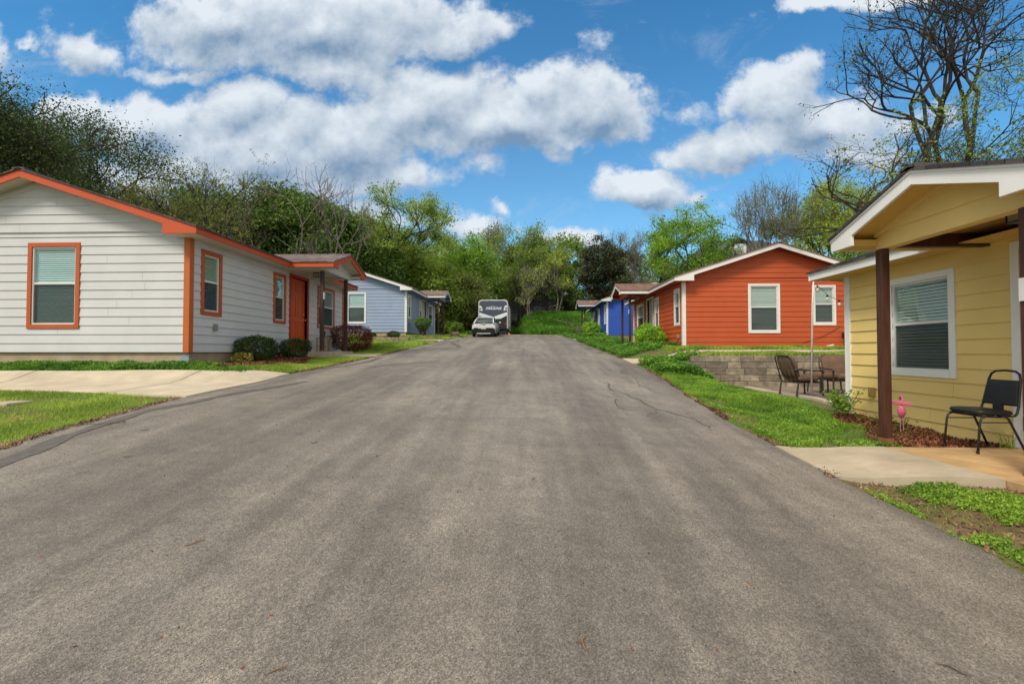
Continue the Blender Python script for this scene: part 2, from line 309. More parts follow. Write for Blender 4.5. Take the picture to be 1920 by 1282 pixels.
# ---------------- ground, street, paths ----------------
def asphalt():
    m=bpy.data.materials.new('worn_asphalt'); m.use_nodes=True; nt=m.node_tree; N=nt.nodes.new; L=nt.links.new; b=nt.nodes['Principled BSDF']
    b.inputs['Roughness'].default_value=.62
    try: b.inputs['Specular IOR Level'].default_value=.55
    except Exception: pass
    tc=N('ShaderNodeTexCoord'); P=tc.outputs['Object']
    def noise(sc,det,rough=.6,st=(1,1,1)):
        mp=N('ShaderNodeMapping'); mp.inputs['Scale'].default_value=st; L(P,mp.inputs[0])
        n=N('ShaderNodeTexNoise'); n.inputs['Scale'].default_value=sc; n.inputs['Detail'].default_value=det; n.inputs['Roughness'].default_value=rough; L(mp.outputs[0],n.inputs['Vector']); return n.outputs['Fac']
    def ramp(f,p0,c0,p1,c1):
        r=N('ShaderNodeValToRGB'); r.color_ramp.elements[0].position=p0; r.color_ramp.elements[1].position=p1; r.color_ramp.elements[0].color=(*c0,1); r.color_ramp.elements[1].color=(*c1,1); L(f,r.inputs[0]); return r.outputs[0]
    def mul(a,c,f=1.):
        x=N('ShaderNodeMix'); x.data_type='RGBA'; x.blend_type='MULTIPLY'; x.inputs['Factor'].default_value=f; L(a,x.inputs[6]); L(c,x.inputs[7]); return x.outputs[2]
    base=ramp(noise(.55,6,.62),.35,(.170,.154,.136),.68,(.246,.224,.198))
    streak=ramp(noise(1.5,4,.55,(1,.035,1)),.40,(.80,.79,.78),.60,(1.16,1.15,1.12))
    streak2=ramp(noise(5,4,.6,(1,.05,1)),.35,(.84,.84,.83),.65,(1.10,1.10,1.10))
    patch=ramp(noise(4,7,.7),.35,(.82,.81,.80),.66,(1.12,1.11,1.10))
    c=mul(mul(mul(base,streak),streak2),patch)
    v=N('ShaderNodeTexVoronoi'); v.inputs['Scale'].default_value=150; L(P,v.inputs['Vector'])
    agg=N('ShaderNodeValToRGB'); e=agg.color_ramp.elements; e[0].position=0; e[0].color=(.32,.32,.32,1); e[1].position=1; e[1].color=(1.75,1.7,1.62,1); x=agg.color_ramp.elements.new(.5); x.color=(.9,.89,.88,1); L(v.outputs['Color'],agg.inputs[0])
    v2=N('ShaderNodeTexVoronoi'); v2.inputs['Scale'].default_value=48; L(P,v2.inputs['Vector'])
    ag2=N('ShaderNodeValToRGB'); e=ag2.color_ramp.elements; e[0].position=0; e[0].color=(.55,.54,.53,1); e[1].position=1; e[1].color=(1.45,1.42,1.36,1); L(v2.outputs['Color'],ag2.inputs[0])
    grit=ramp(noise(330,3,.75),.33,(.45,.45,.45),.68,(1.5,1.49,1.46))
    c=mul(mul(mul(c,agg.outputs[0],.85),ag2.outputs[0],.22),grit)
    # brown fines worn into hollows
    st=N('ShaderNodeMix'); st.data_type='RGBA'; mr=N('ShaderNodeMapRange'); mr.inputs['From Min'].default_value=.58; mr.inputs['From Max'].default_value=.75; mr.inputs['To Max'].default_value=.45; L(noise(1.9,8,.72),mr.inputs[0]); L(mr.outputs[0],st.inputs['Factor']); L(c,st.inputs[6]); st.inputs[7].default_value=(.17,.14,.11,1)
    L(st.outputs[2],b.inputs['Base Color'])
    bp=N('ShaderNodeBump'); bp.inputs['Distance'].default_value=.0025; L(v.outputs['Distance'],bp.inputs['Height'])
    b2=N('ShaderNodeBump'); b2.inputs['Distance'].default_value=.0035; L(noise(170,4,.7),b2.inputs['Height']); L(bp.outputs[0],b2.inputs['Normal']); L(b2.outputs[0],b.inputs['Normal'])
    return m
MT['asphalt']=asphalt()
MT['sealant']=mat('bitumen_crack_sealant',(.095,.085,.075),.6,.35,14,6,bump=.003,bscale=120)
MT['crack']=mat('open_crack',(.05,.042,.036),.9,.4,14,6)
def soil():
    m=mat('soil',(.15,.082,.045),.98,.45,5,8,bump=.02,bscale=22,col2=(.27,.18,.12),c2amt=.7); nt=m.node_tree; N=nt.nodes.new; L=nt.links.new; b=nt.nodes['Principled BSDF']
    last=b.inputs['Base Color'].links[0].from_socket
    tc=N('ShaderNodeTexCoord'); n=N('ShaderNodeTexNoise'); n.inputs['Scale'].default_value=.8; n.inputs['Detail'].default_value=8; n.inputs['Roughness'].default_value=.7; L(tc.outputs['Object'],n.inputs['Vector'])
    r=N('ShaderNodeMapRange'); r.inputs['From Min'].default_value=.42; r.inputs['From Max'].default_value=.56; L(n.outputs['Fac'],r.inputs[0])
    mx=N('ShaderNodeMix'); mx.data_type='RGBA'; L(r.outputs[0],mx.inputs['Factor']); L(last,mx.inputs[6]); mx.inputs[7].default_value=(.07,.12,.022,1)
    sp=N('ShaderNodeSeparateXYZ'); L(tc.outputs['Object'],sp.inputs[0]); c1=N('ShaderNodeMapRange'); c1.inputs['From Min'].default_value=4.6; c1.inputs['From Max'].default_value=5.2; L(sp.outputs[1],c1.inputs[0]); c2=N('ShaderNodeMapRange'); c2.inputs['From Min'].default_value=3.6; c2.inputs['From Max'].default_value=2.6; L(sp.outputs[0],c2.inputs[0])
    mm=N('ShaderNodeMath'); mm.operation='MAXIMUM'; L(c1.outputs[0],mm.inputs[0]); L(c2.outputs[0],mm.inputs[1]); m2=N('ShaderNodeMath'); m2.operation='MULTIPLY'; L(mm.outputs[0],m2.inputs[0]); L(r.outputs[0],m2.inputs[1]); L(m2.outputs[0],mx.inputs['Factor'])
    L(mx.outputs[2],b.inputs['Base Color']); return m
MT['soil']=soil()
LE=[(-4.2,-12),(-4.3,-3),(-4.45,1.5),(-4.5,3.0),(-4.55,3.77),(-4.68,4.33),(-4.77,4.98),(-4.87,5.85),(-4.88,6.29),(-4.85,7.47),(-4.62,8.69),(-4.47,10.69),(-4.33,12.41),(-4.27,15.57),(-4.27,18.83),(-4.3,22),(-4.34,25.92),(-4.45,31),(-4.8,36),(-5.2,38.4)]
RE=[(3.0,-12),(2.95,-3),(2.92,1),(2.88,2.79),(2.94,3.45),(2.87,3.93),(2.88,4.47),(2.91,4.94),(2.87,5.45),(2.85,6.11),(2.9,7.24),(2.96,8.62),(3.13,10.51),(3.22,12.59),(3.15,14.85),(2.95,18.22),(2.8,22),(2.77,25.57),(2.95,31),(3.05,35.2),(2.6,38.4)]
def edge(E,Y,amp=.035,seed=0):
    E=np.array(E); x=np.interp(Y,E[:,1],E[:,0]); return x+(vnoise(Y*2.3,Y*0+3,seed)-.5)*2*amp+(vnoise(Y*9,Y*0+8,seed+5)-.5)*amp
def G1(x,y): return float(g(x,y))
def grid_sheet(name,Yv,x0f,x1f,nx,dz,m,label=None,kind='structure'):
    Yv=np.array(Yv); x0=x0f(Yv); x1=x1f(Yv); t=np.linspace(0,1,nx)
    X=x0[:,None]*(1-t)+x1[:,None]*t; Y=np.repeat(Yv[:,None],nx,1); Z=g(X,Y)+dz
    V=np.stack([X,Y,Z],-1).reshape(-1,3); i=np.arange(len(Yv)-1)[:,None]*nx+np.arange(nx-1)[None]; i=i.ravel()
    F=np.stack([i,i+1,i+1+nx,i+nx],1); o=fast_mesh(name,V,F,m); o.data.polygons.foreach_set('use_smooth',[True]*len(F)); tag(o,label,kind=kind); return o
# ground sheet to the horizon
def ground():
    def ax(lo,hi,fine0,fine1,st):
        a=list(np.arange(fine0,fine1+1e-6,st)); s=st; v=fine0
        L_=[]; 
        while v>lo: s*=1.35; v-=s; L_.append(v)
        Rr=[]; s=st; v=fine1
        while v<hi: s*=1.35; v+=s; Rr.append(v)
        return np.array(L_[::-1]+a+Rr)
    xs=ax(-700,700,-13,14,.2); ys=ax(-200,900,-4,52,.2)
    X,Y=np.meshgrid(xs,ys); Z=g(X,Y)
    le=edge(LE,Y,0); re=edge(RE,Y,0)
    ins=sm(.05,.35,np.minimum(X-le,re-X))*(Y<38.6)
    Z=Z-.05*ins+.03*(fbm(X*1.2,Y*1.2,3)-.5)*(1-ins)*((X<-4.9)|(X>3.4))
    V=np.stack([X,Y,Z],-1).reshape(-1,3); nx=len(xs); i=(np.arange(len(ys)-1)[:,None]*nx+np.arange(nx-1)[None]).ravel()
    F=np.stack([i,i+1,i+1+nx,i+nx],1); o=fast_mesh('ground',V,F,MT['soil']); o.data.polygons.foreach_set('use_smooth',[True]*len(F)); tag(o,kind='structure')
ground()
Yr=np.concatenate([np.arange(-12,0,.5),np.arange(0,12,.1),np.arange(12,38.45,.2)])
grid_sheet('road',Yr,lambda y:edge(LE,y,.03,1),lambda y:edge(RE,y,.03,2),31,.006,MT['asphalt'])
def ribbon(mb,pts,w0,dz,seed=0,jit=.02):
    pts=np.array(pts,float); d=np.r_[0,np.cumsum(np.hypot(*np.diff(pts,axis=0).T))]; n=max(4,int(d[-1]/.06)); t=np.linspace(0,d[-1],n)
    x=np.interp(t,d,pts[:,0])+(vnoise(t*3,t*0,seed)-.5)*jit*2+(vnoise(t*13,t*0,seed+3)-.5)*jit; y=np.interp(t,d,pts[:,1])
    w=w0*(.55+.9*vnoise(t*2.2,t*0+5,seed+1))*np.clip(np.minimum(t,d[-1]-t)/.35+.15,0,1)
    dx=np.gradient(x); dy=np.gradient(y); l=np.hypot(dx,dy); nx=-dy/l; ny=dx/l
    A=np.stack([x+nx*w/2,y+ny*w/2],1); B=np.stack([x-nx*w/2,y-ny*w/2],1)
    V=[];F=[]
    for i in range(n): V+=[(A[i,0],A[i,1],G1(*A[i])+dz),(B[i,0],B[i,1],G1(*B[i])+dz)]
    for i in range(n-1): F.append((2*i,2*i+1,2*i+3,2*i+2))
    mb.add(V,F)
mb=MB()
ribbon(mb,[(-4.05,.8),(-4.1,2.2),(-4.13,3.42),(-4.25,3.75),(-4.42,4.21),(-4.55,4.74),(-4.66,5.42),(-4.5,5.8),(-4.45,6.33),(-4.28,6.82),(-4.1,7.4),(-3.95,8.0)],.15,.010,1)
ribbon(mb,[(-4.45,9.6),(-4.2,10.5),(-4.05,11.4),(-4.1,12.6)],.10,.010,2)
ribbon(mb,[(-3.7,10.2),(-3.1,11.2),(-2.7,11.7),(-2.4,12.2)],.07,.010,3)
ribbon(mb,[(-4.05,15.2),(-3.8,16.2),(-3.9,17.0)],.16,.010,4); ribbon(mb,[(-3.6,15.5),(-3.1,16.6),(-2.7,17.6),(-3.2,19.5),(-3.6,21)],.16,.010,5); ribbon(mb,[(-3.9,20.5),(-3.5,22),(-3.7,24)],.14,.010,6)
for k,(x,y) in enumerate([(2.75,17.2),(2.62,19.5),(2.55,22.0),(2.6,25.0),(2.65,28.5)]): ribbon(mb,[(x+.1,y),(x-.05,y+.4),(x+.12,y+1.0)],.2,.010,10+k)
tag(mb.build('road_sealant',MT['sealant'],recalc=False),kind='structure')
mb=MB()
ribbon(mb,[(1.1,8.4),(1.45,7.9),(1.35,7.2),(1.6,6.9)],.011,.011,21,.06); ribbon(mb,[(1.3,10.4),(1.7,9.6),(1.62,8.9),(1.9,8.0),(2.0,7.2),(2.35,6.6),(2.4,6.0)],.013,.011,22,.07)
ribbon(mb,[(2.0,7.2),(1.75,6.7),(1.9,6.3)],.008,.011,23,.06); ribbon(mb,[(.2,12.0),(1.2,11.2),(1.5,10.3)],.010,.011,24,.07); ribbon(mb,[(2.3,12.2),(2.45,10.8),(2.3,9.8),(2.55,8.9)],.010,.011,25,.07)
ribbon(mb,[(-1.2,9.6),(-.3,9.5),(.4,9.9)],.008,.011,26,.06)
tag(mb.build('road_cracks',MT['crack'],recalc=False),kind='structure')
# driveway and walkways: slabs that follow the slope
def slab(name,poly_rows,dz,m,thick=.1,zend=None):
    """poly_rows: list of (xA,yA,xB,yB) stations; a strip between A and B edges"""
    mb=MB(); n=len(poly_rows); k=9; V=[];F=[]
    for (xa,ya,xb,yb) in poly_rows:
        for j in range(k):
            t=j/(k-1); x=xa+(xb-xa)*t; y=ya+(yb-ya)*t; z=G1(x,y)+dz; q=poly_rows.index((xa,ya,xb,yb))/(n-1); V.append((x,y,z if zend is None else z*(1-q)+zend*q))
    for i in range(n-1):
        for j in range(k-1): a=i*k+j; F.append((a,a+1,a+1+k,a+k))
    b=len(V); V+= [(x,y,z-thick) for (x,y,z) in V]
    def side(idx):
        for p,q in zip(idx[:-1],idx[1:]): F.append((p,q,q+b,p+b))
    side(list(range(k))); side(list(range((n-1)*k,n*k))); side([i*k for i in range(n)]); side([i*k+k-1 for i in range(n)])
    mb.add(V,F); o=mb.build(name,m); tag(o,kind='structure'); return o
def rows(A,B,n):
    A=np.array(A,float); B=np.array(B,float); out=[]
    def rs(P):
        d=np.r_[0,np.cumsum(np.hypot(*np.diff(P,axis=0).T))]; t=np.linspace(0,d[-1],n); return np.stack([np.interp(t,d,P[:,0]),np.interp(t,d,P[:,1])],1)
    a=rs(A); b=rs(B); return [(a[i,0],a[i,1],b[i,0],b[i,1]) for i in range(n)]
slab('driveway',rows([(-4.86,6.29),(-6.6,6.62),(-8.7,6.95),(-16,7.2)],[(-4.62,8.62),(-5.3,8.15),(-7.7,8.1),(-16,8.05)],50),.018,MT['concrete'])
slab('walkway',rows([(-4.3,12.5),(-5.6,12.6)],[(-4.3,13.6),(-5.6,13.6)],8),.02,MT['walk'])
slab('walkway',rows([(-4.32,21.6),(-5.0,22.1),(-5.7,22.4)],[(-4.3,23.2),(-5.0,23.4),(-5.7,23.4)],14),.02,MT['concrete'])
slab('walkway',rows([(2.87,5.45),(3.35,5.20),(3.82,5.08)],[(2.88,4.42),(3.3,4.12),(3.80,3.80)],14),.02,MT['walk'],.16,-1.016)
slab('walkway',rows([(3.12,13.9),(4.3,14.2),(13,14.5)],[(3.12,15.4),(4.4,15.0),(13,15.15)],30),.02,MT['concrete'])
slab('walkway',rows([(2.92,29.1),(4.4,29.4)],[(2.92,30.3),(4.4,30.1)],8),.02,MT['concrete'])
slab('patio',rows([(5.75,8.1),(13,8.1)],[(5.9,12.9),(13,12.9)],24),.02,MT['patio'])
slab('patio_edge',rows([(5.45,7.85),(5.75,9.5),(5.75,12.5)],[(5.62,7.85),(5.9,9.5),(5.9,12.5)],20),.05,MT['concrete'])
mb=MB()
for p in ([(-6.3,6.55),(-6.0,8.12)],[(-9.2,7.0),(-9.1,8.1)],[(-12.2,7.08),(-12.1,8.08)]):
    d_=[(p[0][0]+(p[1][0]-p[0][0])*t,p[0][1]+(p[1][1]-p[0][1])*t) for t in np.linspace(0,1,12)]
    for a,b in zip(d_[:-1],d_[1:]): mb.add([(a[0]-.006,a[1],G1(*a)+.0225),(a[0]+.006,a[1],G1(*a)+.0225),(b[0]+.006,b[1],G1(*b)+.0225),(b[0]-.006,b[1],G1(*b)+.0225)],[(0,1,2,3)])
tag(mb.build('driveway_joints',MT['crack'],recalc=False),kind='structure')
# ---------------- the cottages: one plan, five paint schemes, mirrored across the street ----------------
LEN=7.47; DEP=6.3; EXP=.178; PITCH=.325
def frame(side,s):
    """maps (a, off, z) of a facade into house coordinates; w=towards the street, u=along it"""
    if side=='street': f=lambda a,o,z:(s*o,a,z)
    if side=='back': f=lambda a,o,z:(s*(-DEP-o),a,z)
    if side=='near': f=lambda a,o,z:(s*a,-o,z)
    if side=='far': f=lambda a,o,z:(s*a,LEN+o,z)
    return f
def fbox(mb,F,a0,a1,o0,o1,z0,z1,m=None):
    mb.hexa([F(a0,o0,z0),F(a1,o0,z0),F(a1,o1,z0),F(a0,o1,z0),F(a0,o0,z1),F(a1,o0,z1),F(a1,o1,z1),F(a0,o1,z1)],m)
def lap(mb,F,a0,a1,z0,z1,ops,top=None,base=0.0,exp=EXP):
    nr=int(math.ceil((z1-z0)/exp))
    for r in range(nr):
        zr=z0+r*exp; zt=min(zr+exp,z1)
        cuts=sorted({zr,zt,*[q for o in ops for q in (o[2],o[3]) if zr<q<zt]})
        for c0,c1 in zip(cuts[:-1],cuts[1:]):
            if c1-c0<1e-4: continue
            iv=[(a0,a1)]; zm=(c0+c1)/2
            for o in ops:
                if o[2]<zm<o[3]:
                    nv=[]
                    for p,q in iv:
                        if o[1]<=p or o[0]>=q: nv.append((p,q)); continue
                        if p<o[0]: nv.append((p,o[0]))
                        if q>o[1]: nv.append((o[1],q))
                    iv=nv
            f0=base+.021-.016*(c0-zr)/exp; f1=base+.021-.016*(c1-zr)/exp
            jr=random.Random(int(zr*1000)+int(a1*100)); iv2=[]
            for p,q in iv:
                j=p+jr.uniform(.25,.75)*(q-p)
                if q-p>2.2 and jr.random()<.75: iv2+=[(p,j-.0022),(j+.0022,q)]
                else: iv2.append((p,q))
            for p,q in iv2:
                if top:
                    pb,qb=top(c0); pt,qt=top(c1); pb=max(pb,p);qb=min(qb,q);pt=max(pt,p);qt=min(qt,q)
                    if qb-pb<.01: continue
                    if qt<pt: pt=qt=(pt+qt)/2
                else: pb=pt=p; qb=qt=q
                mb.hexa([F(pb,base-.01,c0),F(qb,base-.01,c0),F(qb,f0,c0),F(pb,f0,c0),F(pt,base-.01,c1),F(qt,base-.01,c1),F(qt,f1,c1),F(pt,f1,c1)])
def core(mb,F,a0,a1,z0,z1,ops,th=.11):
    ed=sorted({a0,a1,*[q for o in ops for q in o[:2]]})
    for p,q in zip(ed[:-1],ed[1:]):
        m=(p+q)/2; hit=[o for o in ops if o[0]<m<o[1]]; segs=[(z0,z1)]
        for o in hit:
            ns=[]
            for c,d in segs:
                if c<o[2]: ns.append((c,min(d,o[2])))
                if d>o[3]: ns.append((max(c,o[3]),d))
            segs=ns
        for c,d in segs: fbox(mb,F,p,q,-th,0,c,d)
def window(par,F,a0,a1,z0,z1,tm,lab=None,tw=.085,blinds=True,dropb=1.0,shade=None):
    """a0..z1 = outer casing; returns the opening"""
    i0,i1,j0,j1=a0+tw,a1-tw,z0+tw,z1-tw; mb=MB()
    fbox(mb,F,a0,i0,-.005,.034,z0,z1); fbox(mb,F,i1,a1,-.005,.034,z0,z1); fbox(mb,F,i0,i1,-.005,.036,j1,z1); fbox(mb,F,i0,i1,-.005,.036,z0,j0)
    win=mb.build('window',tm,par,bevel=.003)
    if lab: win['label']=lab
    e=.028; mid=j0+(j1-j0)*.53; mb=MB()
    fbox(mb,F,i0,i0+e,-.075,.012,j0,j1); fbox(mb,F,i1-e,i1,-.075,.012,j0,j1); fbox(mb,F,i0+e,i1-e,-.075,.012,j1-e,j1); fbox(mb,F,i0+e,i1-e,-.075,.014,j0,j0+e)
    fbox(mb,F,i0+e,i1-e,-.06,.004,mid-.02,mid+.02)
    mb.build('window_sash',MT['vinyl'],win)
    mb=MB(); mb.add([F(i0+e,-.022,j0+e),F(i1-e,-.022,j0+e),F(i1-e,-.022,mid-.02),F(i0+e,-.022,mid-.02)],[(0,1,2,3)]); mb.add([F(i0+e,-.014,mid+.02),F(i1-e,-.014,mid+.02),F(i1-e,-.014,j1-e),F(i0+e,-.014,j1-e)],[(0,1,2,3)])
    mb.build('glass_pane',MT['glass'],win)
    mb=MB(); mb.add([F(i0+e,-.008,j0+e),F(i1-e,-.008,j0+e),F(i1-e,-.008,mid-.02),F(i0+e,-.008,mid-.02)],[(0,1,2,3)]); mb.build('insect_screen',MT['screen'],win)
    if blinds:
        mb=MB(); z=j1-.045; p=.043; rr=random.Random(int(a0*100+z0*37))
        fbox(mb,F,i0+e,i1-e,-.075,-.035,j1-.05,j1-.005)
        while z-p>j0+.035+(1-dropb)*(j1-j0):
            z-=p; t=.0175+rr.uniform(-.0015,.0015)
            mb.hexa([F(i0+e+.004,-.040,z-t),F(i1-e-.004,-.040,z-t),F(i1-e-.004,-.062,z+t),F(i0+e+.004,-.062,z+t),F(i0+e+.004,-.037,z-t+.001),F(i1-e-.004,-.037,z-t+.001),F(i1-e-.004,-.059,z+t+.002),F(i0+e+.004,-.059,z+t+.002)])
        fbox(mb,F,i0+e+.004,i1-e-.004,-.07,-.04,z-.035,z-.012)
        mb.build('blinds',MT['blind'],win)
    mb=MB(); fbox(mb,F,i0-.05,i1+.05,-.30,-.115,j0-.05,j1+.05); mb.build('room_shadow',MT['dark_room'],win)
    return (i0,i1,j0,j1)
def op(a0,a1,z0,z1,tw=.085): return (a0+tw,a1-tw,z0+tw,z1-tw)
def cottage(hx,hy,hz,s,C,label,w3=(5.45,6.72),w3z=(.77,2.13)):
    H=empty('cottage',(hx,hy,hz),0,label,'house','cottages along the street')
    FS,FB,FN,FF=[frame(k,s) for k in('street','back','near','far')]
    sid=C['siding']; tr=C['trim']; wt=C.get('wtrim',tr); fa=C['fascia']; sof=C['soffit']
    top=2.30
    W1=(.30,.93,.77,2.12); W2=(2.95,3.56,.77,2.12); W3=(w3[0],w3[1],*w3z); D=(3.75,4.87,0.0,2.23)
    G1_=(-3.33,-2.24,.47,2.20); G2_=(-5.23,-4.43,.74,2.14)
    z0=-.02; zb=C.get('bottom',0)
    so_=[op(*W1),op(*W2),op(*W3),(D[0]+.09,D[1]-.09,-.5,D[3]-.09)]
    for F,a0,a1,ops in ((FS,0,LEN,so_),(FB,0,LEN,[])):
        mb=MB(); core(mb,F,a0,a1,zb,top+.08,ops); lap(mb,F,a0+.005,a1-.005,zb,top+.02,ops); mb.build('wall',sid,H)
    zbk=2.39
    def rake(z,zt=2.42-.05): # half width of the gable at height z
        h=DEP/2+.4-(z-zt)/PITCH; return (-DEP/2-h,-DEP/2+h)
    gops=[op(*G1_),op(*G2_)]
    for F,ops in ((FN,gops),(FF,[])):
        mb=MB(); core(mb,F,-DEP+.11,-.11,zb,top+.08,ops); lap(mb,F,-DEP+.005,-.005,zb,zbk-.004,ops)
        fbox(mb,F,-DEP,0,-.02,.028,zbk-.002,zbk+.018)
        lap(mb,F,-DEP,0,zbk+.018,3.42,[],top=rake,base=.022)
        # sloped frieze under the soffit
        for sg in (-1,1):
            a=-DEP/2; b=a+sg*DEP/2
            mb.hexa([F(a,.02,3.20),F(b,.02,2.18+.02),F(b,.05,2.18+.02),F(a,.05,3.20),F(a,.02,3.36),F(b,.02,2.36),F(b,.05,2.36),F(a,.05,3.36)]) if False else None
            mb.hexa([F(a,.02,3.31),F(b,.02,2.31),F(b,.052,2.31),F(a,.052,3.31),F(a,.02,3.40),F(b,.02,2.40),F(b,.052,2.40),F(a,.052,3.40)])
        mb.build('gable_wall',sid,H)
    # corner boards
    cb=C.get('corner_w',.09)
    for (fw,fu) in ((0,0),(0,LEN),(-DEP,0),(-DEP,LEN)):
        mb=MB(); du=-1 if fu==0 else 1; dw=1 if fw==0 else -1
        mb.box(s*(fw-dw*cb),s*(fw+dw*.032),fu,fu+du*.032,zb-.01,2.30); mb.box(s*fw,s*(fw+dw*.030),fu-du*cb,fu-du*.001,zb-.01,2.30); mb.build('corner_board',tr,H,bevel=.003)
    # foundation
    mb=MB(); mb.box(s*(-DEP+.03),s*(-.03),.03,LEN-.03,-1.0,zb+.01); mb.build('foundation',C.get('found',MT['foundation']),H)
    # roof slab with shingle courses
    def roofz(w): return 2.42+(.4-w)*PITCH if w>-DEP/2 else 2.42+(.4+DEP+w)*PITCH
    rz=roofz(-DEP/2+1e-9)
    u0,u1=-.40,LEN+.40; mb=MB()
    for sg in (1,-1):
        n=24; we=-DEP/2+sg*(DEP/2+.43)
        for i in range(n):
            t0=i/n; t1=(i+1)/n; wa=we+(-DEP/2-we)*t0; wb_=we+(-DEP/2-we)*t1; za=2.42-.01+(rz-2.41)*t0; zb2=2.41+(rz-2.41)*t1
            mb.hexa([(s*wa,u0,za-.02),(s*wb_,u0,zb2-.02),(s*wb_,u1,zb2-.02),(s*wa,u1,za-.02),(s*wa,u0,za+.012),(s*wb_,u0,zb2+.002),(s*wb_,u1,zb2+.002),(s*wa,u1,za+.012)])
    mb.box(s*(-DEP/2-.12),s*(-DEP/2+.12),u0,u1,rz-.03,rz+.012); roof=mb.build('roof',C['roof'],H)
    # soffits
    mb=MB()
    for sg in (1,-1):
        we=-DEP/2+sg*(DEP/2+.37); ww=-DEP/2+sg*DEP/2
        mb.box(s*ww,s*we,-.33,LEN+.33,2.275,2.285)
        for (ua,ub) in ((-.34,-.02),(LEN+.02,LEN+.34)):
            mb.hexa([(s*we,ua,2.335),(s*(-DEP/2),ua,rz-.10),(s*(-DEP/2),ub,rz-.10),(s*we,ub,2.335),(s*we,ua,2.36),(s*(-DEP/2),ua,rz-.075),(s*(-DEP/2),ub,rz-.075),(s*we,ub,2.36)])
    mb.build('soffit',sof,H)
    # fascia boards, rakes with their boxed returns
    UP=4.27; HW=1.18; WF=1.56
    for sg in (1,-1):
        we=-DEP/2+sg*(DEP/2+.37); wf=-DEP/2+sg*(DEP/2+.40)
        spans=[(-.37,UP-HW),(UP+HW,LEN+.37)] if sg==1 else [(-.37,LEN+.37)]
        for a,b in spans: mb=MB(); mb.box(s*we,s*wf,a,b,2.27,2.402); mb.build('fascia',fa,H,bevel=.003)
    for (ua,ub,c) in ((-.372,-.342,0),(LEN+.342,LEN+.372,1)):
        mb=MB()
        for sg in (1,-1):
            wo=-DEP/2+sg*(DEP/2+.405); wi=-DEP/2+sg*(DEP/2-.26); wc=-DEP/2
            zi=rz-(abs(wi-wc))*PITCH
            poly=[(wo,2.268),(wi,2.268),(wi,zi-.17),(wc,rz-.17),(wc,rz-.022),(wo,2.402)]
            mb.prism(poly,lambda p,q,t:(s*p,t,q),ua,ub)
        mb.build('rake_board',fa,H,bevel=.003)
        for sg in (1,-1):
            mb=MB(); wo=-DEP/2+sg*(DEP/2+.36); wi=-DEP/2+sg*(DEP/2-.25); uu=(ua,0) if c==0 else (LEN,ub)
            mb.box(s*wo,s*wi,uu[0]+(.03 if c==0 else 0),uu[1]-(.03 if c else 0),2.274,2.36)
            mb.build('eave_return',sof,H)
    # windows and door
    window(H,FS,*W1,wt); window(H,FS,*W2,wt); window(H,FS,*W3,wt); window(H,FN,*G1_,wt); window(H,FN,*G2_,wt)
    mb=MB(); a0,a1,_,zt=D
    for q in ((a0,a0+.09),(a1-.09,a1)): fbox(mb,FS,*q,-.11,.036,0,zt)
    fbox(mb,FS,a0+.09,a1-.09,-.11,.038,zt-.09,zt); fbox(mb,FS,a0+.09,a1-.09,-.11,.03,-.02,.02)
    df=mb.build('door_frame',C.get('dframe',wt),H,bevel=.003)
    mb=MB(); x0,x1,y0,y1=a0+.09,a1-.09,.02,zt-.09; fbox(mb,FS,x0,x1,-.10,-.07,y0,y1)
    ww=(x1-x0); st=.12; cols=[(x0+st,x0+ww/2-.05),(x0+ww/2+.05,x1-st)]
    rows_=[(y0+.2,y0+.85),(y0+1.0,y0+1.62),(y0+1.74,y1-.13)]
    # stiles and rails stand proud; raised panels inside
    ed=[x0,cols[0][0],cols[0][1],cols[1][0],cols[1][1],x1]
    for p,q in ((ed[0],ed[1]),(ed[2],ed[3]),(ed[4],ed[5])): fbox(mb,FS,p,q,-.07,-.056,y0,y1)
    zz=[y0,rows_[0][0],rows_[0][1],rows_[1][0],rows_[1][1],rows_[2][0],rows_[2][1],y1]
    for p,q in cols:
        for k in (0,2,4,6): fbox(mb,FS,p,q,-.07,-.0565,zz[k],zz[k+1])
        for c0,c1 in rows_: fbox(mb,FS,p+.03,q-.03,-.07,-.06,c0+.03,c1-.03)
    dr=mb.build('door',C['door'],H,bevel=.004)
    for zc,r,nm in ((.95,.028,'door_handle'),(1.12,.024,'deadbolt')):
        mb=MB(); c=FS(x1-.07,-.056,zc); dx=FS(0,1,0)[0]
        if zc<1: mb.tube([(c[0]+dx*h,c[1],c[2]) for h in (0,.012,.014,.040,.046,.058,.075)],[r,r,.012,.012,.022,.030,.018],14)
        else: mb.tube([(c[0]+dx*h,c[1],c[2]) for h in (0,.012,.014,.03)],[r,r,.015,.013],14)
        mb.build(nm,MT['steel'],dr,smooth=True)
    # ---- porch ----
    pz=2.83; PP=(pz-2.42)/HW
    wr=.4-(pz+.0-2.42)/PITCH
    mb=MB()
    for sg in (1,-1):
        n=8; ue=UP+sg*(HW+.03)
        for i in range(n):
            t0=i/n; t1=(i+1)/n; ua=ue+(UP-ue)*t0; ub=ue+(UP-ue)*t1; za=2.412+(pz-2.412)*t0; zc=2.412+(pz-2.412)*t1; wa=.42+(wr-.42)*t0; wb_=.42+(wr-.42)*t1
            mb.hexa([(s*wa,ua,za-.018),(s*(WF+.03),ua,za-.018),(s*(WF+.03),ub,zc-.018),(s*wb_,ub,zc-.018),(s*wa,ua,za+.022),(s*(WF+.03),ua,za+.022),(s*(WF+.03),ub,zc+.012),(s*wb_,ub,zc+.012)])
    mb.box(s*wr,s*(WF+.03),UP-.09,UP+.09,pz-.02,pz+.022); mb.build('porch_roof',C['proof'],H)
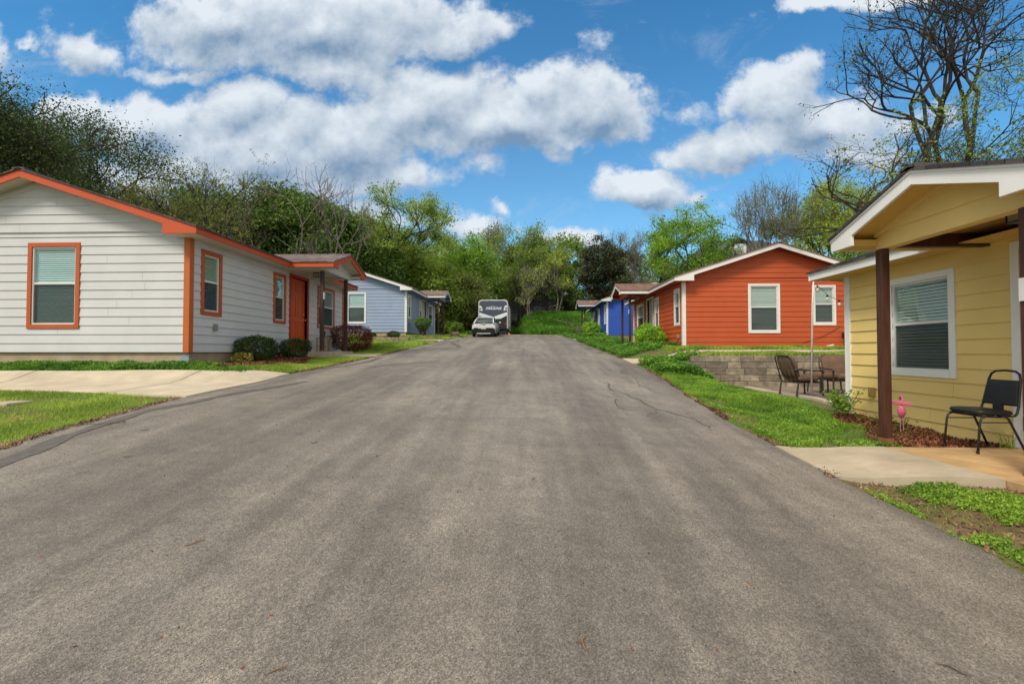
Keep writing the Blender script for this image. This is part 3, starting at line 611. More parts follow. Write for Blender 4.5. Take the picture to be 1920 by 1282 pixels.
    for sg in (1,-1): mb=MB(); mb.box(s*.40,s*(WF-.03),UP+sg*(HW-.03),UP+sg*HW,2.27,2.404); mb.build('fascia',fa,H,bevel=.003)
    mb=MB()
    for sg in (1,-1):
        uo=UP+sg*(HW+.005); ui=UP+sg*(HW-.35); zi=pz-.35*0-(HW-.35)*PP
        mb.prism([(uo,2.262),(ui,2.262),(ui,zi-.16),(UP,pz-.16),(UP,pz-.02),(uo,2.404)],lambda p,q,t:(s*t,p,q),WF-.032,WF)
        # drip strip along the top of the rake
        mb.prism([(uo+sg*.006,2.375),(UP,pz-.045),(UP,pz-.018),(uo+sg*.006,2.405)],lambda p,q,t:(s*t,p,q),WF,WF+.012)
    mb.build('rake_board',fa,H,bevel=.003)
    # porch gable wall, boxed eaves, sloped soffit, ceiling
    WG=1.20; mb=MB()
    def prk(z): h=HW-(z-2.36)/PP; return (UP-h,UP+h)
    lap(mb,FS,UP-.92,UP+.92,2.225,2.78,[],top=lambda z:(max(prk(z)[0],UP-.92),min(prk(z)[1],UP+.92)),base=WG,exp=.19)
    fbox(mb,FS,UP-.92,UP+.92,WG-.10,WG-.012,2.225,2.36)
    for sg in (1,-1):
        mb.hexa([(s*(WG+.012),UP+sg*.92,2.37),(s*(WG+.04),UP+sg*.92,2.37),(s*(WG+.04),UP,2.69),(s*(WG+.012),UP,2.69),(s*(WG+.012),UP+sg*.92,2.455),(s*(WG+.04),UP+sg*.92,2.455),(s*(WG+.04),UP,2.775),(s*(WG+.012),UP,2.775)])
    mb.build('gable_wall',sid,H)
    for sg in (1,-1):
        mb=MB(); mb.box(s*.37,s*(WF-.034),UP+sg*(HW-.034),UP+sg*(HW-.30),2.272,2.345)
        mb.hexa([(s*(WG-.02),UP+sg*(HW-.04),2.34),(s*(WF-.034),UP+sg*(HW-.04),2.34),(s*(WF-.034),UP,pz-.10),(s*(WG-.02),UP,pz-.10),(s*(WG-.02),UP+sg*(HW-.04),2.365),(s*(WF-.034),UP+sg*(HW-.04),2.365),(s*(WF-.034),UP,pz-.075),(s*(WG-.02),UP,pz-.075)])
        mb.build('eave_return',sof,H)
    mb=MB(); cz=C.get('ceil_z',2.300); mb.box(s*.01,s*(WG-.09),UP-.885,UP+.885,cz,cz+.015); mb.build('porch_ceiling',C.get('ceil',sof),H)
    PW=C.get('pw',1.09); PU=C.get('pu',(-.80,.80))
    for u in (UP+PU[0],UP+PU[1]):
        mb=MB(); mb.box(s*.02,s*(WG-.10),u-.045,u+.045,2.245,cz-.003); mb.build('porch_beam',C['post'] if cz>2.35 else C['soffit'],H,bevel=.004)
    for k,u in enumerate((UP+PU[0],UP+PU[1])):
        mb=MB(); mb.box(s*(PW-.046),s*(PW+.046),u-.046,u+.046,.02,2.224); pp=mb.build('porch_post',C['post'],H,bevel=.005)
        mb=MB(); mb.box(s*(PW-.052),s*(PW+.052),u-.052,u+.052,-.12,.045); mb.build('post_base',MT['rust'],pp)
        if k==0:
            mb=MB(); mb.box(s*(PW+.047),s*(PW+.06),u-.04,u+.04,1.45,1.64); mb.build('number_plate',MT['vinyl'],pp)
    # ceiling lamp
    cx,cu=s*.62,UP-.12; lo=cz-2.395; mb=MB(); mb.box(cx-.09,cx+.09,cu-.09,cu+.09,2.375,2.396)
    for dx in (-1,1):
        for dy in (-1,1): mb.box(cx+dx*.088,cx+dx*.078,cu+dy*.088,cu+dy*.078,2.27,2.376)
    mb.box(cx-.09,cx+.09,cu-.09,cu+.09,2.262,2.27); lp=mb.build('porch_lamp',MT['black_metal'],H)
    mb=MB(); mb.box(cx-.077,cx+.077,cu-.077,cu+.077,2.27,2.375); mb.build('lamp_glass',C['lampglass'],lp); lp.location.z=lo
    mb=MB(); mb.box(s*.03,s*C.get('slab_w',1.24),UP-.98,UP+1.02+C.get('slab_ext',0),-.5,.012); mb.build('porch_slab',C.get('slab',MT['walk']),H,bevel=.008)
    return H
MT['lampglass']=mat('frosted_lamp_glass',(.32,.29,.2),.3,.1)
def sidemat(n,c,v=.05,c2=None): return mat(n,c,.62,v,1.3,8,bump=.0015,bscale=70,col2=c2,c2amt=.35)
def scheme(nm,sid,fas,trim,door,soff,roof,post,**k):
    d=dict(siding=sidemat(nm+'_siding',sid,.06,tuple(np.array(sid)*.86)),fascia=mat(nm+'_fascia_paint',fas,.55,.06,2,7),trim=mat(nm+'_trim_paint',trim,.55,.07,2,7),door=mat(nm+'_door_paint',door,.45,.07,2,6),soffit=mat(nm+'_soffit_paint',soff,.7,.05,2,5),roof=shingle(nm+'_roof_shingles',*roof),post=post,lampglass=MT['lampglass'])
    d['proof']=d['roof']; d.update(k); return d
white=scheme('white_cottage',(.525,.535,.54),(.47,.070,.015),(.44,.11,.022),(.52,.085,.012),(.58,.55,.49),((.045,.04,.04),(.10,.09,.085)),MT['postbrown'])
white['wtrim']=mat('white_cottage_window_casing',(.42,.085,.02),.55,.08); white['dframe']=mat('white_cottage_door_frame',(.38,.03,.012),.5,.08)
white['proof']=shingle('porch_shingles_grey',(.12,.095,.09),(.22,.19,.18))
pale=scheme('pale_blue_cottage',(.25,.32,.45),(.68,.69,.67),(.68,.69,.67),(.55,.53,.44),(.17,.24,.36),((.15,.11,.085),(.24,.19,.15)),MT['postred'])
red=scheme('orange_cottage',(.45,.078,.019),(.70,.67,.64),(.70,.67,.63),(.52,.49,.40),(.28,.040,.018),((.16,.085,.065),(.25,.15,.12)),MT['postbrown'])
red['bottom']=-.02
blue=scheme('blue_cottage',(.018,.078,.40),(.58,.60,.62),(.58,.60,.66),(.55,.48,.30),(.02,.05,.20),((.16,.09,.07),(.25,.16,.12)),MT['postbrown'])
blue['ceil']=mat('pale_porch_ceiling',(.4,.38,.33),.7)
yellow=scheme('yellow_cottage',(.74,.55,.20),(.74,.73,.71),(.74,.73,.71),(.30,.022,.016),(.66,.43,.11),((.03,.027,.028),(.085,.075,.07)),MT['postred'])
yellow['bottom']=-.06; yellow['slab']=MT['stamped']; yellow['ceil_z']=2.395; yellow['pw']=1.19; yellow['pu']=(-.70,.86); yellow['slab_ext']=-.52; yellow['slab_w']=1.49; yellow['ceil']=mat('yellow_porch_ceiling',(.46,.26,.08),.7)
HW_=[cottage(*HOUSES[0],white,'white lap-sided cottage with bright orange fascia, corner boards and door'),
cottage(*HOUSES[1],pale,'pale blue cottage with white trim behind the white one on the left side'),
cottage(*HOUSES[2],red,'orange-red cottage with off-white trim above the stone retaining wall'),
cottage(*HOUSES[3],blue,'royal blue cottage with white corner boards, farthest on the right side'),
cottage(*HOUSES[4],yellow,'yellow cottage with dark brown porch posts nearest the camera on the right',w3=(5.53,6.60),w3z=(.70,2.08))]
# ---------------- trees ----------------
def tubes(P0,P1,r0,r1,k=5):
    """numpy prism per segment; returns verts, quads"""
    P0=np.array(P0);P1=np.array(P1);r0=np.array(r0)[:,None];r1=np.array(r1)[:,None]
    d=P1-P0; l=np.linalg.norm(d,axis=1,keepdims=True)+1e-9; d=d/l; P0=P0-d*r0*.3
    up=np.where(np.abs(d[:,2:3])<.9,np.array([[0,0,1.]]),np.array([[1.,0,0]])); a=np.cross(d,up); a/=np.linalg.norm(a,axis=1,keepdims=True)+1e-9; b=np.cross(d,a)
    n=len(P0); V=np.zeros((n,2*k,3))
    for j in range(k):
        t=2*math.pi*j/k; o=a*math.cos(t)+b*math.sin(t); V[:,j]=P0+o*r0; V[:,k+j]=P1+o*r1
    F=[]
    for j in range(k): F.append(np.stack([np.arange(n)*2*k+j,np.arange(n)*2*k+(j+1)%k,np.arange(n)*2*k+k+(j+1)%k,np.arange(n)*2*k+k+j],1))
    return V.reshape(-1,3),np.concatenate(F)
def leaf_cards(C,size,rg,up=.4,asp=.55,var=.35):
    n=len(C); d=rg.normal(size=(n,3)); d/=np.linalg.norm(d,axis=1,keepdims=True); nrm=rg.normal(size=(n,3)); nrm[:,2]=np.abs(nrm[:,2])+up
    s=np.cross(d,nrm); s/=np.linalg.norm(s,axis=1,keepdims=True)+1e-9; L=size*(1+var*rg.normal(size=(n,1))).clip(.4,2)
    V=np.stack([C-d*L*.5,C+s*L*asp*.5-d*L*.05,C+d*L*.5,C-s*L*asp*.5-d*L*.05],1).reshape(-1,3)
    i=np.arange(n)*4; return V,np.stack([i,i+1,i+2,i+3],1)
def skeleton(H,cr,cz,rad,nt,rg,trunk_r,lean=(0,0),fork=.35,seg=.5,multi=1,droop=0.,shell=.45,crook=.25,rise=.55):
    """nodes of a branching tree: crown ellipsoid radii rad=(rx,ry,rz) centred at cr=(x,y), height cz"""
    nodes=[];par=[]
    for m in range(multi):
        th=H*fork; b=np.array([0,0,0.]) if multi==1 else np.array([rg.uniform(-.35,.35),rg.uniform(-.35,.35),0]); n=max(3,int(th/seg)); p=b.copy(); dirn=np.array([lean[0]+rg.uniform(-.12,.12)*(multi>1)*3,lean[1]+rg.uniform(-.1,.1)*(multi>1)*3,1.])
        prev=-1
        for i in range(n+1):
            nodes.append(p.copy()); par.append(prev); prev=len(nodes)-1
            dirn[:2]+=rg.normal(size=2)*crook*.25; q=dirn/np.linalg.norm(dirn); p=p+q*th/n
    T=[]
    while len(T)<nt:
        v=rg.normal(size=3); v/=np.linalg.norm(v); r=rg.uniform(shell,1)**.6
        q=np.array([cr[0]+v[0]*rad[0]*r,cr[1]+v[1]*rad[1]*r,cz+v[2]*rad[2]*r])
        # lumpy outline
        lump=.78+.45*vnoise(v[0]*2.2+5+nt,v[2]*2.2+v[1]*1.7,int(nt))
        q=np.array([cr[0],cr[1],cz])+(q-np.array([cr[0],cr[1],cz]))*lump
        if q[2]>H*fork*.55: T.append(q)
    T=np.array(T); base=np.array([0,0,H*fork]); T=T[np.argsort(np.linalg.norm(T-base,axis=1))]
    tips=[]
    for q in T:
        A=np.array(nodes); d=np.linalg.norm(A-q,axis=1)+1.5*np.maximum(0,rise*np.hypot(A[:,0]-q[0],A[:,1]-q[1])-(q[2]-A[:,2])); d[:max(1,int(H*fork/seg*.55))]+=50 if multi==1 else 0
        j=int(np.argmin(d)); p=A[j]; L=np.linalg.norm(q-p); n=max(2,int(L/seg)); prev=j
        side=rg.normal(size=3)*L*.10*crook*4; pos=p
        for i in range(1,n+1):
            t=i/n; w=p+(q-p)*t+side*math.sin(math.pi*t)+np.array([0,0,L*.10*math.sin(math.pi*t)-droop*L*t*t])+rg.normal(size=3)*.035*seg
            nodes.append(w); par.append(prev); prev=len(nodes)-1
        tips.append(prev)
    N=len(nodes); w=np.zeros(N); ch=np.zeros(N); e=2.1
    rt=.012
    for i in range(N-1,-1,-1):
        if w[i]==0: w[i]=rt**e
        if par[i]>=0: w[par[i]]+=w[i]
    r=w**(1/e); r=r*(trunk_r/r[0]) if multi==1 else r*(trunk_r/r.max()); r=np.maximum(r,.010)
    return np.array(nodes),np.array(par),r,tips
def fractal(H,r,ry,cx,cy,fork,levels,rg,trunk_r,lean=(0,0),multi=1,spread=.5,trop=.10,nb=(2,3)):
    nodes=[];par=[];lvl=[];st=[]
    for m in range(multi):
        b=np.array([0,0,0.]) if multi==1 else np.array([rg.uniform(-.3,.3),rg.uniform(-.3,.3),0]); d=np.array([lean[0]+(rg.uniform(-.22,.22) if multi>1 else 0),lean[1]+(rg.uniform(-.22,.22) if multi>1 else 0),1.]); d/=np.linalg.norm(d)
        n=8; prev=-1; p=b
        for i in range(n+1):
            nodes.append(p.copy()); par.append(prev); lvl.append(0); prev=len(nodes)-1
            if i>n*.55 and rg.random()<.55: st.append((prev,d+rg.normal(size=3)*spread*1.4,H*(1-fork)*.22*rg.uniform(.7,1.1),2))
            d=d+rg.normal(size=3)*np.array([.06,.06,0]); d/=np.linalg.norm(d); p=p+d*H*fork/n/max(.6,d[2])
        for k in range(rg.integers(2,4) if multi==1 else 2): st.append((prev,d+rg.normal(size=3)*spread*np.array([1,1,.3]),H*(1-fork)*.30*rg.uniform(.85,1.15),1))
    tips=[]
    while st:
        j,d,L,lv=st.pop(); d=d/np.linalg.norm(d); n=4; p=nodes[j].copy(); prev=j; bend=rg.normal(size=3)*.10
        for i in range(n):
            d=d+bend+rg.normal(size=3)*.07+np.array([0,0,trop]); d/=np.linalg.norm(d); p=p+d*L/n
            nodes.append(p.copy()); par.append(prev); lvl.append(lv); prev=len(nodes)-1
            if lv>=2 and i in (1,2) and lv<levels and rg.random()<.20: st.append((prev,d+rg.normal(size=3)*spread*1.15,L*rg.uniform(.5,.75),lv+1))
            if lv==levels or (lv==levels-1 and i>1): tips.append(prev)
        if lv<levels:
            k=2+(rg.random()<.25)
            for q in range(k):
                a=rg.normal(size=3); a-=d*a.dot(d); a/=np.linalg.norm(a)+1e-9
                st.append((prev,d+a*spread*rg.uniform(.6,1.25),L*rg.uniform(.68,.92),lv+1))
    nd=np.array(nodes); lv=np.array(lvl); zf=H*fork; up=lv>0
    zt=np.percentile(nd[tips,2],99.3); f=np.clip((nd[:,2]-zf*.75)/(zt-zf*.75),-.3,1.2); 
    ax=np.median(nd[tips,0]); ay=np.median(nd[tips,1]); t=np.clip((nd[:,2]-zf*.6)/(zt-zf*.6),0,1)
    sx=r/ max(.5,np.percentile(np.abs(nd[tips,0]-ax),96)); sy=ry/max(.5,np.percentile(np.abs(nd[tips,1]-ay),96))
    ox=np.interp(zf,nd[:9,2],nd[:9,0]); oy=np.interp(zf,nd[:9,2],nd[:9,1])
    if lean[0]==0: nd[up,0]=ox+(nd[up,0]-ox)*sx+(cx-(ax-ox)*sx-ox)*np.clip(t[up]*1.6,0,1); nd[up,1]=oy+(nd[up,1]-oy)*sy+(cy-(ay-oy)*sy-oy)*np.clip(t[up]*1.6,0,1)
    else: nd[up,0]=ox+(nd[up,0]-ox)*sx; nd[up,1]=oy+(nd[up,1]-oy)*sy
    nd[up,2]=zf+(nd[up,2]-zf)*(H-zf)/(zt-zf)
    N=len(nd); w=np.zeros(N); e=2.2; pa=np.array(par)
    for i in range(N-1,-1,-1):
        if w[i]==0: w[i]=1
        if pa[i]>=0: w[pa[i]]+=w[i]*(1.0)
    rr=w**(1/e); rr=rr/rr.max()*trunk_r; return nd,pa,np.maximum(rr,.0045),tips
def tree(name,x,y,top,r,label,bark,leaf,kind='oak',seed=1,nleaf=7000,ls=.16,nt=150,width=None,base=None,cx=0,cy=0,crown_lo=.3,trunk_r=None,fork=.32,twigs=0,multi=1,lean=(0,0),clump=.42,group='trees around the street',shell=.45,ry=None,droop=0,twl=.5,crook=.16,seg=.5,flat=1.,rise=.55,fr=0,spread=.5):
    rg=np.random.default_rng(seed); z0=G1(x,y)-.05 if base is None else base; H=top-z0
    rx=r; ryy=ry or r; zlo=H*crown_lo; rz=(H-zlo)/2; cz=zlo+rz
    o=empty(name,(x,y,z0),0,label,'tree',group)
    if fr: nd,pa,rr,tips=fractal(H,r,ryy,cx,cy,fork,fr,rg,trunk_r or max(.10,H*.018),lean,multi,spread)
    else: nd,pa,rr,tips=skeleton(H,(cx,cy),cz,(rx,ryy,rz),nt,rg,trunk_r or max(.10,H*.022),lean,fork,seg,multi,droop,shell,crook,rise)
    ok=pa>=0; i=np.where(ok)[0]; P0=nd[pa[i]];P1=nd[i];r0=rr[pa[i]];r1=rr[i]
    r0=np.minimum(r0,r1*1.35+.01)
    if twigs:
        tp=rg.choice(tips,int(twigs*len(tips)*(.35 if fr else 1))); A=nd[tp]+rg.normal(size=(len(tp),3))*.03; dirv=nd[tp]-nd[pa[tp]]; dirv/=np.linalg.norm(dirv,axis=1,keepdims=True)+1e-9
        dv=dirv+rg.normal(size=A.shape)*.5; dv[:,2]+=.15; dv/=np.linalg.norm(dv,axis=1,keepdims=True); ln=twl*rg.uniform(.4,1.3,size=(len(A),1)); B=A+dv*ln
        dv2=dv+rg.normal(size=A.shape)*.45; B2=B+dv2*ln*.6
        dv3=dv+rg.normal(size=A.shape)*.7; M_=A+(B-A)*.5; B3=M_+dv3*ln*.6
        tw=.006 if fr else .009
        P0=np.vstack([P0,A,B,M_]);P1=np.vstack([P1,B,B2,B3]);q=np.full(len(A),1.); r0=np.r_[r0,q*tw,q*tw*.75,q*tw*.7];r1=np.r_[r1,q*tw*.75,q*tw*.45,q*tw*.4]; tiptwig=np.vstack([B2,B3,B])
    V,F=tubes(P0,P1,r0,r1,6 if H>6 else 5); t=fast_mesh('trunk',V,F,bark,o)
    if nleaf:
        w=rg.uniform(.35,1.6,len(tips))**1.5; w/=w.sum(); c=rg.choice(len(tips),nleaf,p=w); T=nd[np.array(tips)][c]
        if twigs and kind=='sparse': T=tiptwig[rg.integers(0,len(tiptwig),nleaf)]; C=T+rg.normal(size=T.shape)*np.array([.09,.09,.07])
        else: C=T+rg.normal(size=T.shape)*clump*np.array([1,1,.62*flat])-(0,0,clump*.1)
        V,F=leaf_cards(C,ls,rg); fast_mesh('crown',V,F,leaf,o)
    return o
LF={}
LF['live_oak']=leafmat('live_oak_leaves',(0.036, 0.062, 0.018),(0.11, 0.16, 0.038),.2)
LF['dark']=leafmat('dark_evergreen_leaves',(0.06, 0.125, 0.022),(0.18, 0.28, 0.05),.25)
LF['olive']=leafmat('olive_brown_buds',(0.13, 0.145, 0.04),(0.28, 0.32, 0.085),.35)
LF['green']=leafmat('fresh_green_leaves',(0.135, 0.215, 0.032),(0.4, 0.53, 0.09),.45)
LF['bright']=leafmat('bright_green_leaves',(0.11, 0.235, 0.025),(0.33, 0.53, 0.06),.45)
LF['yellow']=leafmat('yellow_green_leaves',(0.22, 0.3, 0.04),(0.5, 0.62, 0.1),.45)
LF['mid']=leafmat('mid_green_leaves',(0.115, 0.19, 0.034),(0.32, 0.45, 0.08),.45)
LF['brownish']=leafmat('brownish_green_leaves',(0.15, 0.18, 0.05),(0.33, 0.38, 0.1),.35)
LF['cedar']=leafmat('cedar_foliage',(0.024,0.032,0.012),(0.069,0.075,0.026),.1)
LF['greyg']=leafmat('grey_green_leaves',(0.152,0.174,0.081),(0.320,0.334,0.162),.35)
B_,BG,BD=MT['bark'],MT['barkgrey'],MT['barkdark']
def hz(py,Y): return (660-py)/853*Y
def T_(px,Y): return (px-992)/853*Y
tree('live_oak',-24.2,20,11.0,4.6,'big dark live oak rising behind the left end of the white cottage roof',BD,LF['live_oak'],seed=3,nleaf=200000,ls=.085,nt=300,crown_lo=.24,twigs=1,clump=.62,trunk_r=.28,fork=.22,multi=3,fr=6)
tree('live_oak',-20.2,24.5,9.2,4.0,'sparse olive-brown oak sweeping out above the right slope of the white roof',BD,LF['olive'],'sparse',seed=5,nleaf=60000,ls=.075,nt=150,crown_lo=.42,twigs=1,twl=.9,cx=-.2,fork=.25,trunk_r=.22,ry=3,multi=2,clump=.30,fr=6)
tree('live_oak',-28.5,27,13.6,5.0,'dark live oak crown at the far left edge against the cloud',BD,LF['live_oak'],seed=9,nleaf=90000,ls=.12,nt=200,crown_lo=.3,twigs=0,clump=.75,multi=2,fr=6)
tree('evergreen_tree',-21.6,30,10.9,3.5,'dense evergreen left of the bare trees, just past the olive oak',BD,LF['dark'],seed=11,nleaf=42000,ls=.20,nt=150,crown_lo=.12,clump=.55)
tree('evergreen_tree',-18.0,32,11.6,3.4,'dense evergreen directly behind the left bare tree',BD,LF['dark'],seed=12,nleaf=42000,ls=.20,nt=150,crown_lo=.12,clump=.55)
tree('evergreen_tree',-14.8,32,11.0,3.1,'dense evergreen between the two bare crowns',BD,LF['dark'],seed=13,nleaf=42000,ls=.20,nt=140,crown_lo=.1,clump=.55)
tree('evergreen_tree',-13.2,36,9.6,3.0,'darker evergreen behind the porch ridge of the white cottage',BD,LF['dark'],seed=14,nleaf=42000,ls=.20,nt=120,crown_lo=.1,clump=.5)
tree('bare_tree',-15.6,28.5,11.7,3.2,'leafless tree with the tallest fine twigs behind the white cottage',BG,None,seed=21,nleaf=0,nt=110,crown_lo=.3,twigs=1,twl=.6,fork=.22,trunk_r=.11,multi=1,spread=.55,fr=5)
tree('bare_tree',-12.2,28,10.9,2.6,'leafless tree to the right of the taller bare one',BG,None,seed=22,nleaf=0,nt=90,crown_lo=.3,twigs=1,twl=.6,fork=.22,trunk_r=.10,multi=1,spread=.55,fr=5)
tree('bare_tree',-18.6,28,9.4,2.6,'low leafless tree leaning left over the evergreens',BG,None,seed=23,nleaf=0,nt=60,crown_lo=.25,twigs=1,twl=.6,fork=.3,trunk_r=.09,cx=-1,lean=(-.25,0),fr=5)
tree('oak',-12.0,38,13.2,4.6,'airy spreading oak with visible limbs above the pale blue roof',BD,LF['green'],seed=31,nleaf=36000,ls=.15,nt=210,crown_lo=.36,clump=.30,twigs=0,trunk_r=.26,fork=.30,flat=.8,spread=.6,fr=6)
tree('oak',-12.6,41,8.6,4.0,'leafy green understorey oak below the airy oak',BD,LF['mid'],seed=32,nleaf=17000,ls=.22,nt=150,crown_lo=.1,clump=.55)
tree('green_tree',-9.2,40,8.6,3.0,'round fresh-green tree right behind the pale blue cottage roof',BD,LF['green'],seed=33,nleaf=18000,ls=.2,nt=140,crown_lo=.1,clump=.5)
tree('green_tree',-8.5,49,12.8,3.0,'taller green tree behind the round fresh-green one',B_,LF['green'],seed=34,nleaf=12000,ls=.22,nt=130,crown_lo=.3,clump=.5,twigs=0,fr=6)
tree('green_tree',-6.0,45,11.6,2.6,'brightest green tree left of the trailer',B_,LF['bright'],seed=35,nleaf=18000,ls=.2,nt=140,crown_lo=.12,clump=.5)
tree('green_tree',-6.1,42.5,7.6,2.3,'brownish fluffy tree beside the pale blue porch roof',B_,LF['brownish'],seed=36,nleaf=15000,ls=.17,nt=110,crown_lo=.12,clump=.45)
tree('green_tree',-5.4,60,16.9,2.6,'thin pale tree showing over the brightest green one',BG,LF['greyg'],seed=37,nleaf=6000,ls=.2,nt=90,crown_lo=.3,clump=.5,twigs=0,fr=6)
tree('green_tree',-.5,52,13.8,3.5,'rounded olive-green tree with several trunks in front of the fence',BG,LF['mid'],seed=38,nleaf=40000,ls=.16,nt=190,crown_lo=.28,clump=.38,multi=4,trunk_r=.15,twigs=0,fork=.2,fr=6)
tree('green_tree',.0,45,8.3,1.5,'small yellow-green tree in the grass to the right of the trailer',BG,LF['yellow'],seed=39,nleaf=1500,ls=.14,nt=60,crown_lo=.42,clump=.2,multi=2,trunk_r=.07,twigs=1,fr=5)
tree('green_tree',3.0,49,11.0,1.9,'yellow-tipped tree in the middle of the back row',BG,LF['yellow'],seed=40,nleaf=4500,ls=.16,nt=80,crown_lo=.35,clump=.25,multi=2,trunk_r=.10,twigs=0,fr=6)
tree('green_tree',2.4,54,12.8,3.0,'wide green tree over the middle of the dark fence',BG,LF['mid'],seed=41,nleaf=26000,ls=.22,nt=150,crown_lo=.25,clump=.5,multi=2,fork=.2,fr=6)
tree('green_tree',5.6,62,16.3,2.6,'tall blue-green tree peeking above the back row',BD,LF['mid'],seed=42,nleaf=9000,ls=.26,nt=90,crown_lo=.3,clump=.5)
tree('green_tree',4.5,51,7.6,2.0,'small dark green tree by the fence beside the cedar',BD,LF['dark'],seed=43,nleaf=6000,ls=.2,nt=70,crown_lo=.15,clump=.4)
tree('cedar_tree',7.9,50,12.6,2.7,'dark conical cedar to the left of the grey-green tree',BD,LF['cedar'],seed=44,nleaf=26000,ls=.17,nt=190,crown_lo=.06,clump=.36,shell=.2)
tree('poplar_tree',12.3,55,13.9,2.7,'thin grey-green tree standing between the cedar and the bright tree',BG,LF['greyg'],seed=45,nleaf=8000,ls=.12,nt=220,crown_lo=.2,clump=.22,twigs=1,twl=.9,spread=.38,fr=6)
tree('poplar_tree',10.0,56,13.0,2.4,'mid-green tree squeezed behind the cedar',BG,LF['mid'],seed=46,nleaf=8000,ls=.2,nt=100,crown_lo=.2,clump=.45)
tree('elm_tree',11.7,34,10.6,3.05,'full bright green tree with a dark trunk behind the orange cottage ridge',BD,LF['bright'],seed=47,nleaf=34000,ls=.13,nt=240,crown_lo=.30,clump=.32,trunk_r=.17,fork=.34,twigs=0,fr=0)
tree('sparse_tree',15.6,30.5,10.9,2.7,'nearly bare tree with tufts of leaves above the orange ridge',BG,LF['mid'],seed=48,nleaf=3200,ls=.12,nt=150,crown_lo=.35,clump=.14,trunk_r=.09,fork=.2,twigs=1,twl=.5,multi=3,spread=.36,fr=6)
tree('elm_tree',18.3,28,10.4,3.7,'yellow-green tree left of the yellow porch gable',B_,LF['yellow'],seed=49,nleaf=60000,ls=.10,nt=300,crown_lo=.3,clump=.28,trunk_r=.12,fork=.22,twigs=1,multi=2,fr=6)
tree('elm_tree',17.2,24,5.6,2.6,'low dark green tree behind the right slope of the orange roof',BD,LF['mid'],seed=50,nleaf=12000,ls=.15,nt=110,crown_lo=.15,clump=.4)
tree('elm_tree',13.95,16.2,13.4,3.2,'big half-bare tree with long twiggy limbs over the yellow roof',BD,LF['live_oak'],'sparse',seed=57,nleaf=3600,ls=.075,nt=170,crown_lo=.46,trunk_r=.17,fork=.40,twigs=2,twl=.45,ry=2.6,cx=.3,shell=.2,crook=.2,rise=.35,spread=.66,fr=6)
tree('elm_tree',16.6,15.6,11.5,3.2,'leafy tree with a slanting trunk at the right edge above the yellow roof',BD,LF['mid'],'sparse',seed=55,nleaf=5000,ls=.08,nt=130,crown_lo=.32,trunk_r=.10,fork=.6,twigs=2,twl=.4,lean=(.5,0),cx=2.6,cy=0,spread=.45,fr=5)
tree('elm_tree',13.6,15.2,7.9,2.9,'low leafy branches hanging left of the half-bare trunk',BD,LF['green'],'sparse',seed=56,nleaf=10000,ls=.075,nt=70,crown_lo=.55,trunk_r=.06,fork=.5,twigs=1,twl=.6,cx=.3,spread=.7,clump=.14,fr=6)
# rear row that closes the skyline
rear=[(-3.4,56,13.0,3.2,'mid',68,'rear green tree rising straight above the trailer'),(-1.5,62,14.0,3.6,'green',69,'rear tree between the thin pale tree and the rounded olive one'),(-30,46,14,5,'mid',61,'far left rear tree hidden behind the live oaks'),(-23,50,13.5,4.5,'dark',62,'rear evergreen behind the low leaning bare tree'),(-16.5,52,13.6,4.5,'mid',63,'rear green tree behind the airy oak'),(-11.5,57,13.2,3.8,'mid',64,'rear tree between the airy oak and the brightest green tree'),(14.8,60,12.6,3.6,'mid',65,'rear tree left of the bright green tree'),(20.5,44,9.6,3.8,'mid',66,'rear tree beyond the grey dormer roof'),(27,38,10.5,4.5,'green',67,'rear tree right of the yellow-green tree, behind the yellow porch')]
for (x,y,t,r,l,sd_,lab) in rear: tree('rear_tree',x,y,t,r,lab,BD,LF[l],seed=sd_,nleaf=11000,ls=.28,nt=90,crown_lo=.1,clump=.7)
# ---------------- shrubs ----------------
def shrub(name,x,y,rx,ry,h,label,leaf,n,ls,seed,box=1.6,stems=9,lo=.12,base=None,group='shrubs beside the cottages',stemmat=None,vase=0,rough=.16):
    rg=np.random.default_rng(seed); z0=G1(x,y)-.02 if base is None else base; o=empty(name,(x,y,z0),0,label,'shrub',group)
    v=rg.normal(size=(n,3)); v/=np.linalg.norm(v,axis=1,keepdims=True)
    # superellipsoid surface, filled mostly near the skin
    p=2*box*.85; v/=((np.abs(v)**p).sum(1)**(1/p))[:,None]
    r=1-np.abs(rg.normal(size=n))*.16; r=np.clip(r,.15,1.06); lump=1-rough*.5+rough*vnoise(v[:,0]*3+9,v[:,1]*3+v[:,2]*3,seed)+rough*.5*(vnoise(v[:,0]*8+3,v[:,1]*8+v[:,2]*8,seed+1)-.5)
    C=v*(r*lump)[:,None]; zz=(C[:,2]+1)/2; k=1-vase*(1-zz); C=np.stack([C[:,0]*rx*k,C[:,1]*ry*k,h*lo+zz*h*(1-lo)],1); C+=rg.normal(size=C.shape)*.012
    V,F=leaf_cards(C,ls,rg,up=.2); fast_mesh('foliage',V,F,leaf,o)
    P0=[];P1=[];a=[];b=[]
    for i in range(stems):
        t=rg.uniform(0,6.28); q=np.array([math.cos(t)*rx*.18,math.sin(t)*ry*.18,0]); e=np.array([math.cos(t)*rx*rg.uniform(.3,.75),math.sin(t)*ry*rg.uniform(.3,.75),h*rg.uniform(.6,.92)])
        m=(q+e)/2+rg.normal(size=3)*.03
        P0+=[q,m];P1+=[m,e];a+=[.014,.010];b+=[.010,.005]
    V,F=tubes(P0,P1,a,b,5); fast_mesh('stems',V,F,stemmat or B_,o); return o
LF['box']=leafmat('boxwood_leaves',(0.018,0.043,0.012),(0.084,0.138,0.026),.15,4)
LF['barb']=leafmat('barberry_leaves',(0.061,0.020,0.014),(0.244,0.051,0.026),.2,5)
